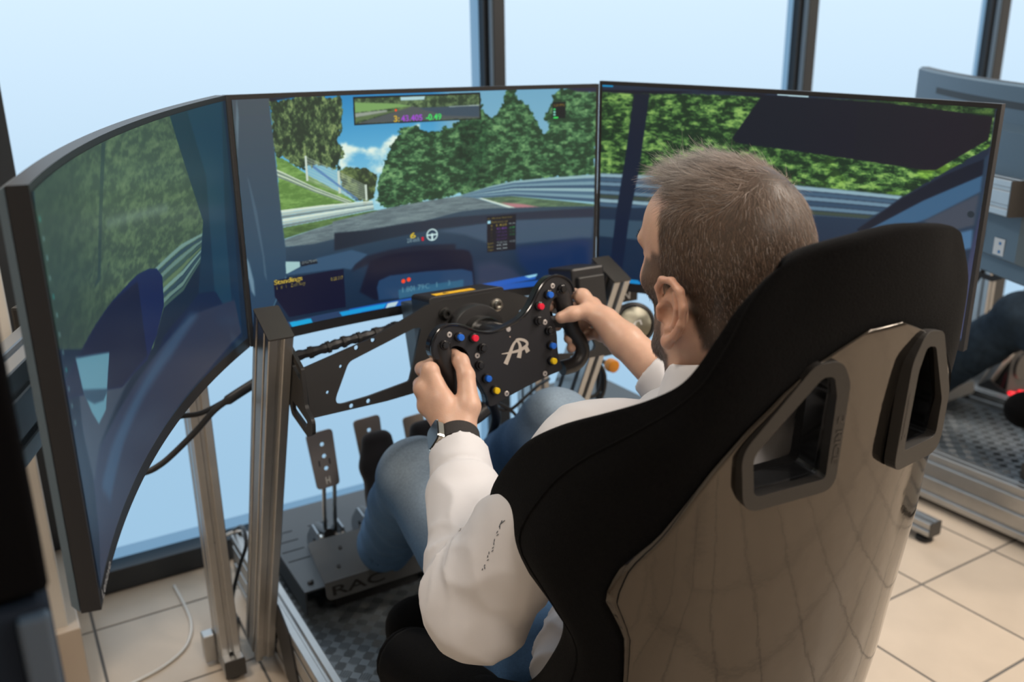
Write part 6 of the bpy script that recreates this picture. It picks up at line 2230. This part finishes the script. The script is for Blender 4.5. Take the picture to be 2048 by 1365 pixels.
# ------------------------------------------------------------------ the second simulator on the right
D2 = (1.84, 0, 0)
rig2 = shift_copy(rig, D2, 'silver aluminium simulator frame at the right edge of the picture')
extrusion('cross_piece', (2.285, 1.17, .168), X1, Z1, .16, .045, .045, 1, 1, rig2, cap0=True)
monl2 = shift_copy(monl, (1.80, .06, .012), 'curved monitor at right edge, seen from behind, grey-blue rear shell')
tx = MON['left']
for (s_, t_, w_, h_) in ((.330, .195, .05, .11), (.245, .185, .06, .10)):
    c_ = surf(tx, s_, t_, .0512) + Vector((1.80, .06, .012))
    ch_ = (surf(tx, s_ - .02, t_, .0268) - surf(tx, s_ + .02, t_, .0268)).normalized()
    st_ = MB().box((0, 0, 0), (w_ * .5, h_ * .36, .0006)).build('label_sticker', mat('paper_label', (.55, .60, .64), .6), monl2)
    st_.matrix_parent_inverse = Matrix.Identity(4)
    st_.matrix_basis = WM(monl2).inverted() @ frame4(c_, ch_, Z1, ch_.cross(Z1))
    for k in range(2):
        sp_ = MB().box((.003, .008 - .018 * k, .0006), (.006, .006, .0008)).build('print_mark', mat('blue_print', (.02, .16, .42), .6), st_)
        sp_.matrix_parent_inverse = Matrix.Identity(4)
stand2 = shift_copy(stand, D2, 'silver extrusion stand behind the monitor at the right edge')
sh2 = extrusion('floor_beam', (2.035, 1.25, .022), Y1, Z1, .62, .04, .045, 1, 1, stand2, cap0=True)
MB().lathe([(.022, 0), (.022, .010), (.010, .014), (.010, .024)], frame4((2.055, 1.275, 0), X1, Y1, Z1), 20).build('rubber_foot', RUBBER, stand2, smooth=True)
for ch in list(stand2.children):
    if ch.name.startswith('side_arm') and min(v.co.x for v in ch.data.vertices) < .5:
        for g in list(ch.children):
            bpy.data.objects.remove(g)
        bpy.data.objects.remove(ch)
arm2 = extrusion('side_arm', (1.775, 1.025, .947), Vector((.45, .89, 0)), Z1, .45, .072, .045, 2, 1, stand2, ALU, cap0=True)
motor2 = shift_copy(motor, D2, 'black motor box of the simulator at the right edge')
ped2 = shift_copy(ped, D2, 'black pedal deck of the simulator at the right edge')
seat2 = shift_copy(seat, D2, 'black bucket seat of the simulator at the right edge')
man2 = shift_copy(man, D2, 'second person at right edge, only legs in dark trousers in view')
DARKJ = mat('dark_trousers', (.018, .032, .050), .85, bump=.35, bscale=900, var=.2, vscale=60, spec=.2)
DSHIRT = mat('dark_shirt', (.05, .05, .055), .8)
for ch in list(man2.children):
    if ch.name.startswith('jeans'):
        ch.name = 'trousers'
        ch.material_slots[0].link = 'OBJECT'
        ch.material_slots[0].material = DARKJ
    if ch.name.startswith(('shirt', 'collar')):
        ch.material_slots[0].link = 'OBJECT'
        ch.material_slots[0].material = DSHIRT
    if ch.name.startswith('wristwatch'):
        for g in list(ch.children_recursive):
            bpy.data.objects.remove(g)
        bpy.data.objects.remove(ch)
REDL = emit('red_led', (1.0, .015, .03), 1.6)
pc2 = empty('computer_case', (2.998, 1.64, 0), 'dark computer case glowing red beside the simulator at the right edge', 'computer')
MB().box((2.998, 1.64, .17), (.20, .12, .32)).build('case', mat('case_dark', (.02, .022, .026), .4), pc2, bevel=.005)
for k in range(3):
    MB().tube([(2.91 + .06 * k, 1.575, .150 - .008 * k), (2.95 + .06 * k, 1.575, .138 - .008 * k)], .007, 8).build('led_strip', REDL, pc2, 'red glowing strip')
MB().lathe([(.045, 0), (.045, .006)], frame4((2.97, 1.58, .235), X1, Z1, -Y1), 24).build('fan', BLACKG, pc2)
pc3 = empty('computer_case', (3.25, 2.03, 0), 'second dark computer case farther back, two red lamps on its edge', 'computer')
MB().box((3.265, 2.03, .24), (.22, .24, .46)).build('case', mat('case_dark', (.02, .022, .026), .4), pc3, bevel=.005)
for z_ in (.355, .305):
    MB().lathe([(.0145, 0), (.0145, .006), (.008, .010)], frame4((3.168, 1.908, z_), X1, Z1, -Y1), 16).build('lamp', REDL, pc3, 'red lamp', smooth=True)
area_light('led_glow', (2.95, 1.58, .16), (2.8, 1.2, .1), .12, .06, (1, .05, .08))
cable('loose_cable', [(2.20, 1.30, .80), (2.26, 1.35, .70), (2.30, 1.42, .62), (2.34, 1.48, .66), (2.42, 1.5, .74)], .006, 'black cable hanging under the monitor at the right edge')
